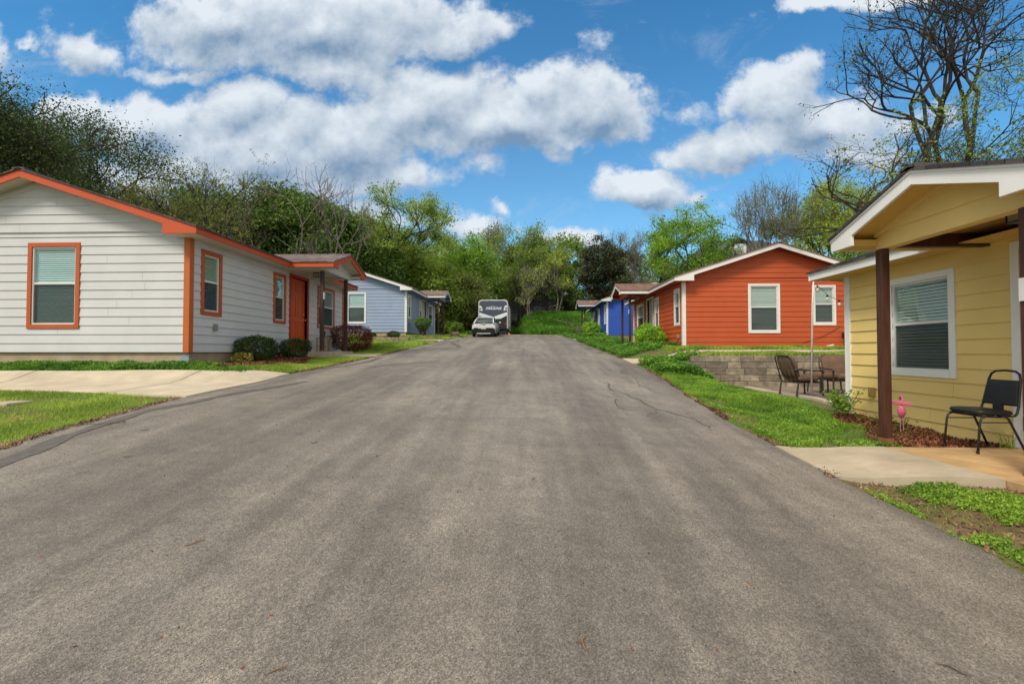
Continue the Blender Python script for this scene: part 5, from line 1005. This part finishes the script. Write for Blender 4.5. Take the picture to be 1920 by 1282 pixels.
# ---------------- parked car ----------------
def car():
    y0=33.0; gz=G1(-3.3,34.5)+.01; slope=math.atan((G1(-3.3,37)-G1(-3.3,33.3))/3.7)
    T=empty('parked_car',(-3.30,y0,G1(-3.3,33.3)+.0),0,'white hatchback seen from behind, parked in front of the trailer','car'); T.rotation_euler=(slope,0,0)
    wp=mat('white_car_paint',(.62,.66,.67),.25,.03,coat=.6); blk=mat('car_black_trim',(.012,.012,.014),.35,.1); gl=mat('car_glass',(.03,.05,.045),.06,.1,spec=.8); red=mat('tail_lamp_lens',(.30,.14,.13),.25,.1); sil=MT['steel']; tyre=mat('tyre_rubber',(.015,.015,.015),.85,.1)
    def loft(name,st,m,par,smooth=True,caps=True):
        # st: list of (y,[ (x,z)... half profile from bottom centre to top centre ])
        V=[];F=[];k=None
        for y,h in st:
            ring=h+[(-x,z) for x,z in h[::-1]]; k=len(ring); V+=[(x,y if not callable(y) else y(z),z) for x,z in ring]
        n=len(st)
        for i in range(n-1):
            for j in range(k): F.append((i*k+j,i*k+(j+1)%k,(i+1)*k+(j+1)%k,(i+1)*k+j))
        if caps: F+=[tuple(range(k))[::-1],tuple(range((n-1)*k,n*k))]
        mb=MB(); mb.add(V,F); o=mb.build(name,m,par,smooth=False); o.data.polygons.foreach_set('use_smooth',[len(p.vertices)==4 for p in o.data.polygons]); return o
    def hp(w,zb,zm,zt,tw): return [(.05,zb),(w*.86,zb),(w*.97,zb+.10),(w,zm*.55+zb*.45),(w*.985,zm),(tw,zt),(.05,zt+.01)]
    body=loft('body',[(.0,hp(.76,.32,.80,.93,.60)),(.07,hp(.84,.24,.84,.99,.68)),(.25,hp(.885,.20,.88,1.04,.72)),(.8,hp(.905,.19,.90,1.02,.76)),(1.6,hp(.905,.18,.88,.99,.78)),(2.8,hp(.905,.18,.86,.96,.78)),(3.4,hp(.90,.19,.84,.95,.70)),(3.9,hp(.88,.2,.76,.86,.62)),(4.3,hp(.80,.24,.66,.72,.5)),(4.5,hp(.62,.3,.56,.6,.35))],wp,T)
    # greenhouse: tapering glass house with white roof skin
    G=[(.22,1.03,.70,.66),(.70,1.22,.70,.60),(1.15,1.36,.71,.565),(1.6,1.43,.72,.55),(2.1,1.44,.72,.55),(2.6,1.36,.72,.55),(3.0,1.18,.72,.58),(3.35,.97,.71,.64)]
    loft('windows',[(y,[(.05,.95),(bw+.03,.95),(tw,max(z-.02,.955)),(tw-.05,z),(.05,z+.01)]) for y,z,bw,tw in G],gl,T)
    mb=MB(); V=[];F=[]
    R_=[g_ for g_ in G if .9<g_[0]<2.45]
    for y,z,bw,tw in R_: V+=[(-tw-.012,y,z-.03),(-tw+.06,y,z+.012),(0,y,z+.028),(tw-.06,y,z+.012),(tw+.012,y,z-.03)]
    for i in range(len(R_)-1):
        for j in range(4): a=i*5+j; F.append((a,a+1,a+6,a+5))
    mb.add(V,F); mb.build('roof_panel',wp,T,smooth=True)
    for s in (-1,1):   # rear pillars and side frames
        mb=MB(); mb.tube([(s*.70,.14,1.01),(s*.655,.70,1.215),(s*.60,1.15,1.35),(s*.575,1.6,1.415),(s*.575,2.1,1.42),(s*.60,2.6,1.345),(s*.66,3.35,.97)],.05,6); mb.build('pillar',wp,T,smooth=True)
        mb=MB(); mb.tube([(s*.70,1.95,1.0),(s*.60,1.95,1.40)],.035,6); mb.build('door_pillar',blk,T)
        mb=MB(); mb.hexa([(s*.93,2.75,.95),(s*1.08,2.78,.96),(s*1.08,2.88,.96),(s*.93,2.9,.95),(s*.93,2.75,1.05),(s*1.08,2.78,1.08),(s*1.08,2.88,1.08),(s*.93,2.9,1.05)]); mb.build('wing_mirror',wp,T,bevel=.02)
        mb=MB(); mb.prism([(s*.46,.80),(s*.50,.93),(s*.78,.985),(s*.83,.93),(s*.84,.85),(s*.70,.82)],lambda p,q,t:(p,t+abs(p)*.13,q),-.05,.10); mb.build('tail_light',red,T,bevel=.008)
        for y in (.82,3.52):
            mb=MB(); mb.lathe([(.18,s*.70),(.31,s*.70),(.325,s*.73),(.325,s*.885),(.31,s*.905),(.2,s*.905)],24,(0,y,.325),'x'); wl=mb.build('wheel',tyre,T,smooth=False)
            mb=MB(); mb.lathe([(.03,s*.915),(.19,s*.907),(.20,s*.86)],12,(0,y,.325),'x'); mb.build('rim',sil,wl)
    mb=MB(); mb.prism([(-.67,1.005),(-.3,.985),(0,.975),(.3,.985),(.67,1.005),(.69,1.045),(.3,1.035),(0,1.03),(-.3,1.035),(-.69,1.045)],lambda p,q,t:(p,t,q),-.025,.22); mb.build('spoiler_band',blk,T,bevel=.01)
    mb=MB(); mb.box(-.84,.84,-.035,.14,.21,.58); mb.box(-.74,.74,-.045,.10,.50,.66); mb.build('lower_bumper',blk,T,bevel=.03)
    mb=MB(); mb.box(-.50,.50,-.06,-.03,.235,.285); mb.build('bumper_strip',wp,T)
    mb=MB(); mb.box(-.16,.16,-.056,-.046,.555,.67); pl=mb.build('licence_plate',MT['vinyl'],T); mb=MB()
    for k in range(7): mb.box(-.125+k*.037,-.105+k*.037,-.060,-.0565,.585,.635)
    mb.build('plate_marks',blk,pl)
    for x in (-.34,-.24):
        mb=MB(); mb.box(x-.03,x+.03,-.06,-.046,.60,.655); mb.build('reflector',MT['vinyl'],T)
    mb=MB(); mb.lathe([(.02,-.02),(.075,-.018),(.08,0)],14,(0,-.02,.955),'y'); mb.build('badge',sil,T)
car()
# ---------------- stacking chair on the yellow porch ----------------
def chair():
    z=HOUSES[4][2]+.014; T=empty('stacking_chair',(4.715,4.93,z),0,'black padded metal-frame chair on the tan slab against the yellow wall','chair'); m=MT['black_metal']; vin=mat('black_vinyl',(.016,.018,.020),.45,.2,6,bump=.001,bscale=200)
    # faces the street (-X)
    def cushion(name,cx,cz,lx,ly,th,tilt=0):
        mb=MB(); n=10; V=[];F=[]
        for k,(dz,sc) in enumerate(((-th/2,.90),(-th/2*.4,1),(th/2*.4,1),(th/2,.93),(th/2+.008,.7))):
            for i in range(4*n):
                a=2*math.pi*i/(4*n); c_,s_=math.cos(a),math.sin(a); x=math.copysign(abs(c_)**.35,c_)*lx/2*sc; y=math.copysign(abs(s_)**.35,s_)*ly/2*sc; V.append((x,y,dz))
        K=4*n
        for k in range(4):
            for i in range(K): F.append((k*K+i,k*K+(i+1)%K,(k+1)*K+(i+1)%K,(k+1)*K+i))
        F+=[tuple(range(K))[::-1],tuple(range(4*K,5*K))]
        ca,sa=math.cos(tilt),math.sin(tilt); V=[(cx+x*ca+zz*sa,y,cz-x*sa+zz*ca) for x,y,zz in V]; mb.add(V,F); return mb.build(name,vin,T,smooth=True)
    cushion('seat',-.03,.43,.42,.42,.055,.03)
    mb=MB(); V=[];F=[]; 
    # tapered backrest pad
    def bk(zv): return .20+(zv-.45)*.20
    ring=lambda zv,hw,t:[(bk(zv)-t,-hw,zv),(bk(zv)-t*1.6,0,zv),(bk(zv)-t,hw,zv),(bk(zv)+t*.6,hw,zv),(bk(zv)+t*.6,-hw,zv)]
    st=[(.50,.185,.012),(.52,.19,.02),(.62,.185,.024),(.72,.175,.022),(.765,.165,.018),(.775,.16,.01)]
    for a in st: V+=ring(*a)
    for i in range(len(st)-1):
        for j in range(5): F.append((i*5+j,i*5+(j+1)%5,(i+1)*5+(j+1)%5,(i+1)*5+j))
    F+=[(0,1,2,3,4),tuple(range((len(st)-1)*5,len(st)*5))]; mb.add(V,F); mb.build('backrest',vin,T,bevel=.006)
    mb=MB(); P=[(.16,-.20,.40),(.18,-.205,.42),(bk(.5),-.20,.50),(bk(.78),-.175,.78),(bk(.84),-.155,.84),(bk(.87),-.11,.87),(bk(.88),0,.88),(bk(.87),.11,.87),(bk(.84),.155,.84),(bk(.78),.175,.78),(bk(.5),.20,.50),(.18,.205,.42),(.16,.20,.40)]; mb.tube(P,.0125,8); mb.build('back_frame',m,T,smooth=True)
    mb=MB(); mb.box(.13,.17,-.19,.19,.385,.40); mb.box(-.20,-.17,-.19,.19,.385,.40); mb.box(.17,.20,-.05,.05,.39,.52); mb.box(-.17,.13,-.012,.012,.387,.398); mb.build('seat_frame',m,T)
    for s in (-1,1):
        mb=MB(); mb.tube([(.0,s*.20,.395),(-.17,s*.20,.395),(-.215,s*.20,.375),(-.235,s*.20,.33),(-.27,s*.205,.012)],.0125,8); mb.build('leg',m,T,smooth=True)
        mb=MB(); mb.tube([(-.08,s*.20,.395),(.05,s*.20,.395),(.09,s*.20,.37),(.27,s*.21,.012)],.0125,8); mb.build('leg',m,T,smooth=True)
        mb=MB(); mb.tube([(-.24,s*.20,.33),(.105,s*.20,.33)],.006,6); mb.build('stretcher',m,T)
        for x in (-.27,.27):
            mb=MB(); mb.tube([(x,s*(.205 if x<0 else .21),0),(x,s*(.205 if x<0 else .21),.03)],.016,10); mb.build('foot_cap',m,T)
chair()
bpy.data.objects['stacking_chair'].scale=(.85,.9,.94)
# ---------------- patio furniture ----------------
def rcush(mb,c,l,w,t,rot=None,n=6,sag=0):
    K=32; V=[];F=[]
    for dz,sc in ((-.5,.88),(-.3,.99),(.3,1),(.5,.92),(.62,.6)):
        for i in range(K):
            a=2*math.pi*i/K; c_,s_=math.cos(a),math.sin(a); V.append(Vector((math.copysign(abs(c_)**.4,c_)*l/2*sc,math.copysign(abs(s_)**.4,s_)*w/2*sc,dz*t)))
    V.append(Vector((0,0,.66*t)))
    for k in range(4):
        for i in range(K): F.append((k*K+i,k*K+(i+1)%K,(k+1)*K+(i+1)%K,(k+1)*K+i))
    for i in range(K): F.append((4*K+i,4*K+(i+1)%K,5*K))
    F.append(tuple(range(K))[::-1]); M_=rot or Matrix.Identity(3); mb.add([M_@v+Vector(c) for v in V],F)
def patio_chair(x,y,rz,label,W=.62,pillow=False):
    z=G1(x,y)+.03; T=empty('patio_chair',(x,y,z),rz,label,'patio chair','patio chairs behind the yellow cottage'); m=MT['bronze']; cu=MT['orange_cush']; h=W/2
    # faces local +X
    mb=MB(); rcush(mb,(.04,0,.43),.60,W-.08,.13); mb.build('seat_cushion',cu,T,smooth=True)
    mb=MB(); rot=Matrix.Rotation(R(-108),3,'Y'); rcush(mb,(-.30,0,.72),.60,W-.06,.12,rot); mb.build('back_cushion',cu,T,smooth=True)
    mb=MB(); mb.tube([(-.26,-h,.33),(.34,-h,.33),(.34,h,.33),(-.26,h,.33)],.016,6,closed=True)
    for q in np.linspace(-h,h,6)[1:-1]: mb.tube([(-.26,q,.33),(.34,q,.33)],.008,5)
    mb.build('seat_frame',m,T)
    mb=MB(); mb.tube([(-.26,-h,.33),(-.36,-h,.70),(-.44,-h*.95,.95),(-.455,-h*.7,1.0),(-.46,0,1.01),(-.455,h*.7,1.0),(-.44,h*.95,.95),(-.36,h,.70),(-.26,h,.33)],.016,6)
    for q in (-.5,0,.5): mb.tube([(-.27,q*h,.34),(-.37,q*h,.70),(-.455,q*h,1.0)],.008,5)
    mb.build('back_frame',m,T,smooth=True)
    for s in (-1,1):
        mb=MB(); mb.tube([(-.37,s*h,.66),(-.2,s*h*1.03,.655),(.1,s*h*1.05,.63),(.3,s*h*1.05,.635),(.37,s*h*1.03,.61),(.36,s*h,.57),(.33,s*h,.58)],.02,7); mb.build('armrest',m,T,smooth=True)
        mb=MB(); mb.tube([(.34,s*h,.61),(.34,s*h,.33),(.35,s*h,.0)],.021,7); mb.tube([(.35,s*h,.0),(.35,s*h,.03)],.03,8); mb.build('leg',m,T)
        mb=MB(); mb.tube([(-.26,s*h,.35),(-.31,s*h,.0)],.021,7); mb.tube([(-.31,s*h,.0),(-.31,s*h,.03)],.03,8); mb.build('leg',m,T)
    T.scale=(.9,.9,.86); return T
patio_chair(5.98,10.3,R(6),'brown-cushioned patio chair facing right, leftmost in front of the stone wall')
patio_chair(7.35,10.9,R(-98),'wider brown patio chair with a white pillow half hidden by the yellow corner',.85)
mb=MB(); rcush(mb,(7.72,10.55,G1(7.6,10.5)+.64),.36,.36,.14,Matrix.Rotation(R(35),3,'Y')@Matrix.Rotation(R(40),3,'X')); o=mb.build('pillow',mat('white_pillow_fabric',(.62,.6,.56),.9),smooth=True); tag(o,'white pillow on the patio chair at the yellow corner board','pillow')
def ottoman():
    x,y=6.88,10.9; z=G1(x,y)+.03; T=empty('ottoman',(x,y,z),0,'low brown cushioned ottoman between the two patio chairs','ottoman'); mb=MB(); rcush(mb,(0,0,.40),.5,.5,.12); mb.build('seat_cushion',MT['orange_cush'],T,smooth=True)
    mb=MB(); mb.tube([(-.23,-.23,.33),(.23,-.23,.33),(.23,.23,.33),(-.23,.23,.33)],.016,6,closed=True); mb.build('seat_frame',MT['bronze'],T)
    for a in (-1,1):
        for b in (-1,1): mb=MB(); mb.tube([(a*.22,b*.22,.33),(a*.24,b*.24,0)],.018,6); mb.build('leg',MT['bronze'],T)
ottoman()
mb=MB(); px_,py_=6.04,10.0; zb=G1(px_,py_); mb.tube([(px_,py_,zb-.02),(px_+.02,py_-.05,1.0),(px_+.03,py_-.08,1.50)],[.020,.018,.015],10); o=mb.build('light_pole',MT['white_paint'],smooth=True); tag(o,'thin white pole holding the string lights, standing on the patio','pole')
def strings():
    A=Vector((6.07,9.92,1.48)); B=Vector((5.38,7.80,1.12)); T=empty('string_lights',tuple(A),0,'string of small bulbs sagging from the white pole to the yellow eave','string lights')
    pts=[(0,0,0),(.10,-.02,-.02),(.20,-.1,-.30),(.38,-.25,-.46),(.62,-.45,-.47),(.85,-.7,-.38),(1.0,-.9,-.22),(.9,-1.2,-.18)]
    # wire runs back to the soffit corner of the yellow cottage
    pts=[(0,0,0),(.06,-.12,-.12),(.14,-.28,-.33),(.26,-.48,-.44),(.33,-.78,-.42),(.25,-1.15,-.34),(.02,-1.5,-.25),(-.40,-1.85,-.26),(-.95,-2.02,-.27)]
    P=[Vector(p) for p in pts]; Q=[]
    for i in range(len(P)-1):
        for t in np.linspace(0,1,6)[:-1]: Q.append(P[i].lerp(P[i+1],t))
    Q.append(P[-1]); mb=MB(); mb.tube(Q,.005,5); mb.build('wire',MT['black_metal'],T)
    gl=mat('bulb_glass',(.55,.5,.42),.15,.05)
    for k in (3,9,14,19,25,31): 
        p=Q[k]; mb=MB(); mb.lathe([(.012,0),(.017,-.012),(.017,-.05),(.012,-.055)],8,tuple(p)); b=mb.build('socket',MT['black_metal'],T); mb=MB(); mb.lathe([(.012,-.052),(.024,-.075),(.028,-.10),(.020,-.125),(.006,-.14)],10,tuple(p)); mb.build('bulb',gl,b,smooth=True)
strings()
# ---------------- flamingo ----------------
def flamingo():
    T=empty('flamingo_ornament',(4.84,6.12,G1(4.84,6.12)+.04),R(-39),'pink plastic flamingo with a flat wing board on the mulch','garden ornament'); pk=MT['pink']
    mb=MB(); mb.tube([(-.01,.02,.17),(-.006,.015,.20),(0,.0,.24),(.0,-.01,.28),(0,-.02,.32),(0,-.03,.35)],[.010,.026,.044,.046,.034,.014],12); bd=mb.build('body',pk,T,smooth=True)
    mb=MB(); mb.tube([(0,-.03,.34),(0.01,-.045,.38),(0.018,-.04,.42),(.012,-.03,.455),(-.004,-.02,.472),(-.016,-.012,.46),(-.014,-.008,.435)],[.014,.011,.010,.012,.016,.014,.008],8); mb.build('neck',pk,T,smooth=True)
    mb=MB(); mb.tube([(-.014,-.008,.437),(-.012,-.006,.425),(-.008,-.006,.41)],[.010,.008,.002],6); mb.build('beak',MT['black_metal'],T)
    mb=MB(); mb.hexa([(-.125,-.055,.375),(.11,-.055,.350),(.11,-.043,.350),(-.125,-.043,.375),(-.125,-.055,.415),(.11,-.055,.390),(.11,-.043,.390),(-.125,-.043,.415)]); mb.build('wing_board',pk,T,bevel=.004)
    for s in (-1,1): mb=MB(); mb.tube([(s*.012,.0,.27),(s*.016,.0,-.05)],.004,6); mb.build('leg',mat('pale_pink_rod',(.55,.3,.28),.6),T)
flamingo()
# ---------------- small plants near the yellow cottage ----------------
def sprig(x,y,h,label,seed,m,n=260,sp=.22,ls=.045,stems=6):
    rg_=np.random.default_rng(seed); T=empty('small_plant',(x,y,G1(x,y)),0,label,'plant','small plants by the yellow cottage'); P0=[];P1=[];C=[]
    for i in range(stems):
        a=rg_.uniform(0,6.28); e=np.array([math.cos(a)*sp*rg_.uniform(.4,1),math.sin(a)*sp*rg_.uniform(.4,1),h*rg_.uniform(.6,1)]); m_=e*.5+rg_.normal(size=3)*.02; P0+=[np.zeros(3),m_];P1+=[m_,e]
        for t in rg_.uniform(.35,1,n//stems): C.append(m_+(e-m_)*(2*t-1)+rg_.normal(size=3)*.04)
    V,F=tubes(P0,P1,[.006]*len(P0),[.004]*len(P0),5); fast_mesh('stems',V,F,MT['dry'],T); V,F=leaf_cards(np.array(C),ls,rg_); fast_mesh('leaves',V,F,m,T)
sprig(4.95,7.35,.46,'leafy young plant with bare stems left of the yellow corner board',1,LF['weed'],420)
sprig(5.12,7.75,.42,'young plant growing up against the white corner board of the yellow cottage',2,LF['weed'],360)
sprig(5.05,6.35,.20,'small sprig with leaves beside the flamingo legs',3,LF['mid'],60,.2,.04,3)
sprig(4.9,6.8,.16,'tiny dark sprig in the mulch behind the brown post',4,LF['mid'],70,.18,.03,4)
def tuft(x,y,h,n,label,seed,m,sp=.1):
    rg_=np.random.default_rng(seed); V=[];F=[]
    for i in range(n):
        a=rg_.uniform(0,6.28); d=np.array([math.cos(a),math.sin(a)]); b=rg_.normal(size=2)*.03; k=len(V); l=rg_.uniform(.5,1); p=np.array([-d[1],d[0]])*.003; z=G1(x+b[0],y+b[1])-.01
        for t,w in ((0,1),(.5,.8)): 
            q=b+d*sp*2*l*t*t; V+=[(x+q[0]-p[0]*w,y+q[1]-p[1]*w,z+h*l*t*(1.6-.6*t)),(x+q[0]+p[0]*w,y+q[1]+p[1]*w,z+h*l*t*(1.6-.6*t))]
        q=b+d*sp*2*l; V.append((x+q[0],y+q[1],z+h*l)); F+=[(k,k+1,k+3,k+2),(k+2,k+3,k+4)]
    mb=MB(); mb.add(V,F); o=mb.build('grass_tuft',m,recalc=False); tag(o,label,'grass tuft','grass tufts in the soil')
tuft(5.08,5.05,.34,46,'tall grass tuft growing between the black chair and the yellow wall',1,LF['weed'])
tuft(4.55,3.55,.20,60,'ragged grass tuft at the edge of the tan slab',2,LF['weed'],.08)
tuft(4.05,3.60,.14,60,'low grass tuft under the edge of the concrete pad',3,LF['weed'],.08)
# ---------------- props on the left ----------------
def stand():
    T=empty('wooden_stand',(-6.30,13.75,HOUSES[0][2]+.012),0,'small weathered wooden stand against the white wall past the door','plant stand'); w=mat('weathered_tan_wood',(.33,.22,.14),.8,.2,6,stretch=(1,1,.3))
    for a in (-1,1):
        for b in (-1,1): mb=MB(); mb.box(a*.14-.02,a*.14+.02,b*.15-.02,b*.15+.02,0,.40); mb.build('leg',w,T)
    mb=MB(); mb.box(-.18,.18,-.19,.19,.401,.425); mb.build('top',w,T); mb=MB(); mb.box(-.13,.13,-.14,.14,.16,.18); mb.build('shelf',w,T)
    p=empty('flower_pot',(-6.33,13.72,HOUSES[0][2]+.438),0,'dark brown pot on top of the wooden stand','pot'); mb=MB(); mb.lathe([(.06,0),(.085,.16),(.095,.17),(.095,.2),(.08,.2),(.075,.17)],16); mb.build('pot_body',mat('dark_clay',(.06,.03,.02),.7),p,smooth=True); mb=MB(); mb.lathe([(.01,.172),(.074,.172)],16); mb.build('soil_top',MT['soil'],p)
stand()
def planter(x,y,label,r=.32,h=.36,seed=1):
    T=empty('stone_planter',(x,y,G1(x,y)),0,label,'planter'); mb=MB(); mb.lathe([(r*.7,0),(r*.8,.03),(r*.95,h*.6),(r,h),(r*.85,h),(r*.82,h*.8)],18); mb.build('bowl',MT['stone'],T,smooth=True); mb=MB(); mb.lathe([(.02,h*.82),(r*.83,h*.82)],18); mb.build('soil_top',MT['soil'],T)
planter(-4.85,29.6,'round stone planter at the street edge right of the pale blue porch')
mb=MB(); mb.box(3.35,4.05,33.3,33.42,G1(3.6,33.3)-.05,G1(3.6,33.3)+.10); mb.box(3.35,3.47,33.42,34.6,G1(3.4,34)-.05,G1(3.4,34)+.12); o=mb.build('bed_edging',MT['walk'],bevel=.02); tag(o,'low pale edging blocks around the bed at the farthest porch post','edging')
mb=MB(); z=G1(-6.45,5.75); mb.box(-.30,.30,-.18,.18,-.05,.03); o=mb.build('utility_cover',MT['walk'],bevel=.012); o.location=(-7.0,5.75,G1(-7.0,5.75)+.0); o.rotation_euler=(0,0,R(4)); tag(o,'small concrete utility cover set in the lawn at the left edge','utility cover')
def branch(name,pts,r,label,seed,nb=14):
    rg_=np.random.default_rng(seed); pts=[Vector((p[0],p[1],G1(p[0],p[1])+p[2])) for p in pts]; mb=MB(); mb.tube(pts,[r*(1-.7*i/len(pts)) for i in range(len(pts))],6)
    for i in range(nb):
        k=rg_.integers(0,len(pts)-1); p=pts[k].lerp(pts[k+1],rg_.uniform()); d=(pts[k+1]-pts[k]).normalized()+Vector(rg_.normal(size=3)*.6); d.z=abs(d.z)*.7; mb.tube([p,p+d*.35,p+d*.7+Vector((0,0,.08))],[r*.4,r*.25,r*.12],5)
    o=mb.build(name,MT['barkgrey']); tag(o,label,'branch','fallen branches on the bank')
branch('fallen_branch',[(.8,39.6,.12),(2.0,39.4,.15),(3.2,39.7,.2),(4.3,40.1,.35)],.05,'long grey fallen branch lying low across the bottom of the bank',1)
branch('fallen_branch',[(2.4,43.5,.35),(3.1,42,.6),(3.8,41,.5),(4.2,40.3,.3)],.045,'fallen branch slanting down the bank from upper left',2)
branch('fallen_branch',[(-.1,39.1,.08),(.8,39.2,.2),(1.9,39.1,.1)],.035,'short fallen branch at the end of the asphalt',3,10)
# twigs and leaves on the asphalt
tw=[(-1.83,2.45,.05,.6,'curled tan twig on the asphalt in the lower left'),(.23,1.9,.055,1.35,'tan twig standing out at the bottom centre of the picture'),(.04,3.78,.03,.9,'small tan scrap near the middle of the asphalt'),(1.15,2.45,.025,2.4,'tiny dark scrap on the asphalt right of centre'),(1.71,1.93,.05,2.6,'straight dark twig in the bottom right corner'),(-3.39,3.74,.045,.1,'dark straight twig near the crack sealant on the left, lower one'),(-3.92,4.52,.045,.1,'dark straight twig near the crack sealant on the left, upper one'),(-2.1,4.4,.03,.2,'tiny dark twig left of the middle of the asphalt'),(.6,4.02,.035,1.2,'small brown twig right of the tan scrap'),(-.91,1.64,.035,.9,'short brown twig at the bottom edge left of centre'),(2.9,3.35,.06,2.3,'tan stick lying along the right edge of the asphalt'),(-.37,3.48,.02,.3,'tiny light scrap just left of the tan scrap')]
for k,(x,y,l,a,lab) in enumerate(tw):
    r=random.Random(k); mb=MB(); d=Vector((math.cos(a),math.sin(a),0)); n_=Vector((-d.y,d.x,0)); P=[]
    for t in np.linspace(-1,1,7): P.append(d*l*t+n_*l*.25*math.sin(t*2.2+k)+Vector((0,0,.006+.003*math.sin(t*3))))
    mb.tube(P,[.0012,.0022,.003,.0032,.003,.002,.001],6)
    if k in (0,1): q=P[3]; mb.tube([q,q+n_*l*.4+Vector((0,0,.006)),q+n_*l*.55+d*l*.2+Vector((0,0,.004))],[.002,.0015,.001],5)
    o=mb.build('twig',MT['dry'] if k not in (5,6,4,7) else MT['bark'],recalc=False); o.location=(x,y,G1(x,y)+.007); tag(o,lab,'twig','twigs scattered on the asphalt')
mb=MB(); P=[(0,0,.008),(.04,-.02,.02),(.02,-.10,.012),(-.06,-.14,.02),(-.2,-.3,.012),(-.42,-.52,.01)]; mb.tube([(0,.12,.006),(.10,.06,.01),(.16,-.02,.008),(.10,-.09,.01),(-.05,-.14,.008),(-.28,-.22,.01)],.004,5); o=mb.build('vine_twig',MT['bark'],recalc=False); o.location=(-4.5,4.75,G1(-4.5,4.75)+.01); tag(o,'thin curved vine lying over the dark sealant stripe','twig')
rg2=np.random.default_rng(88)
n=1500; X=rg2.uniform(-4.3,2.8,n); Y=rg2.uniform(1.2,14,n); V,F=leaf_cards(np.stack([X,Y,g(X,Y)+.010],1),.014,rg2,up=6,asp=.4,var=.6); o=fast_mesh('leaf_litter',V,F,MT['chip']); tag(o,'fine brown crumbs scattered over the asphalt','litter',kind='stuff')
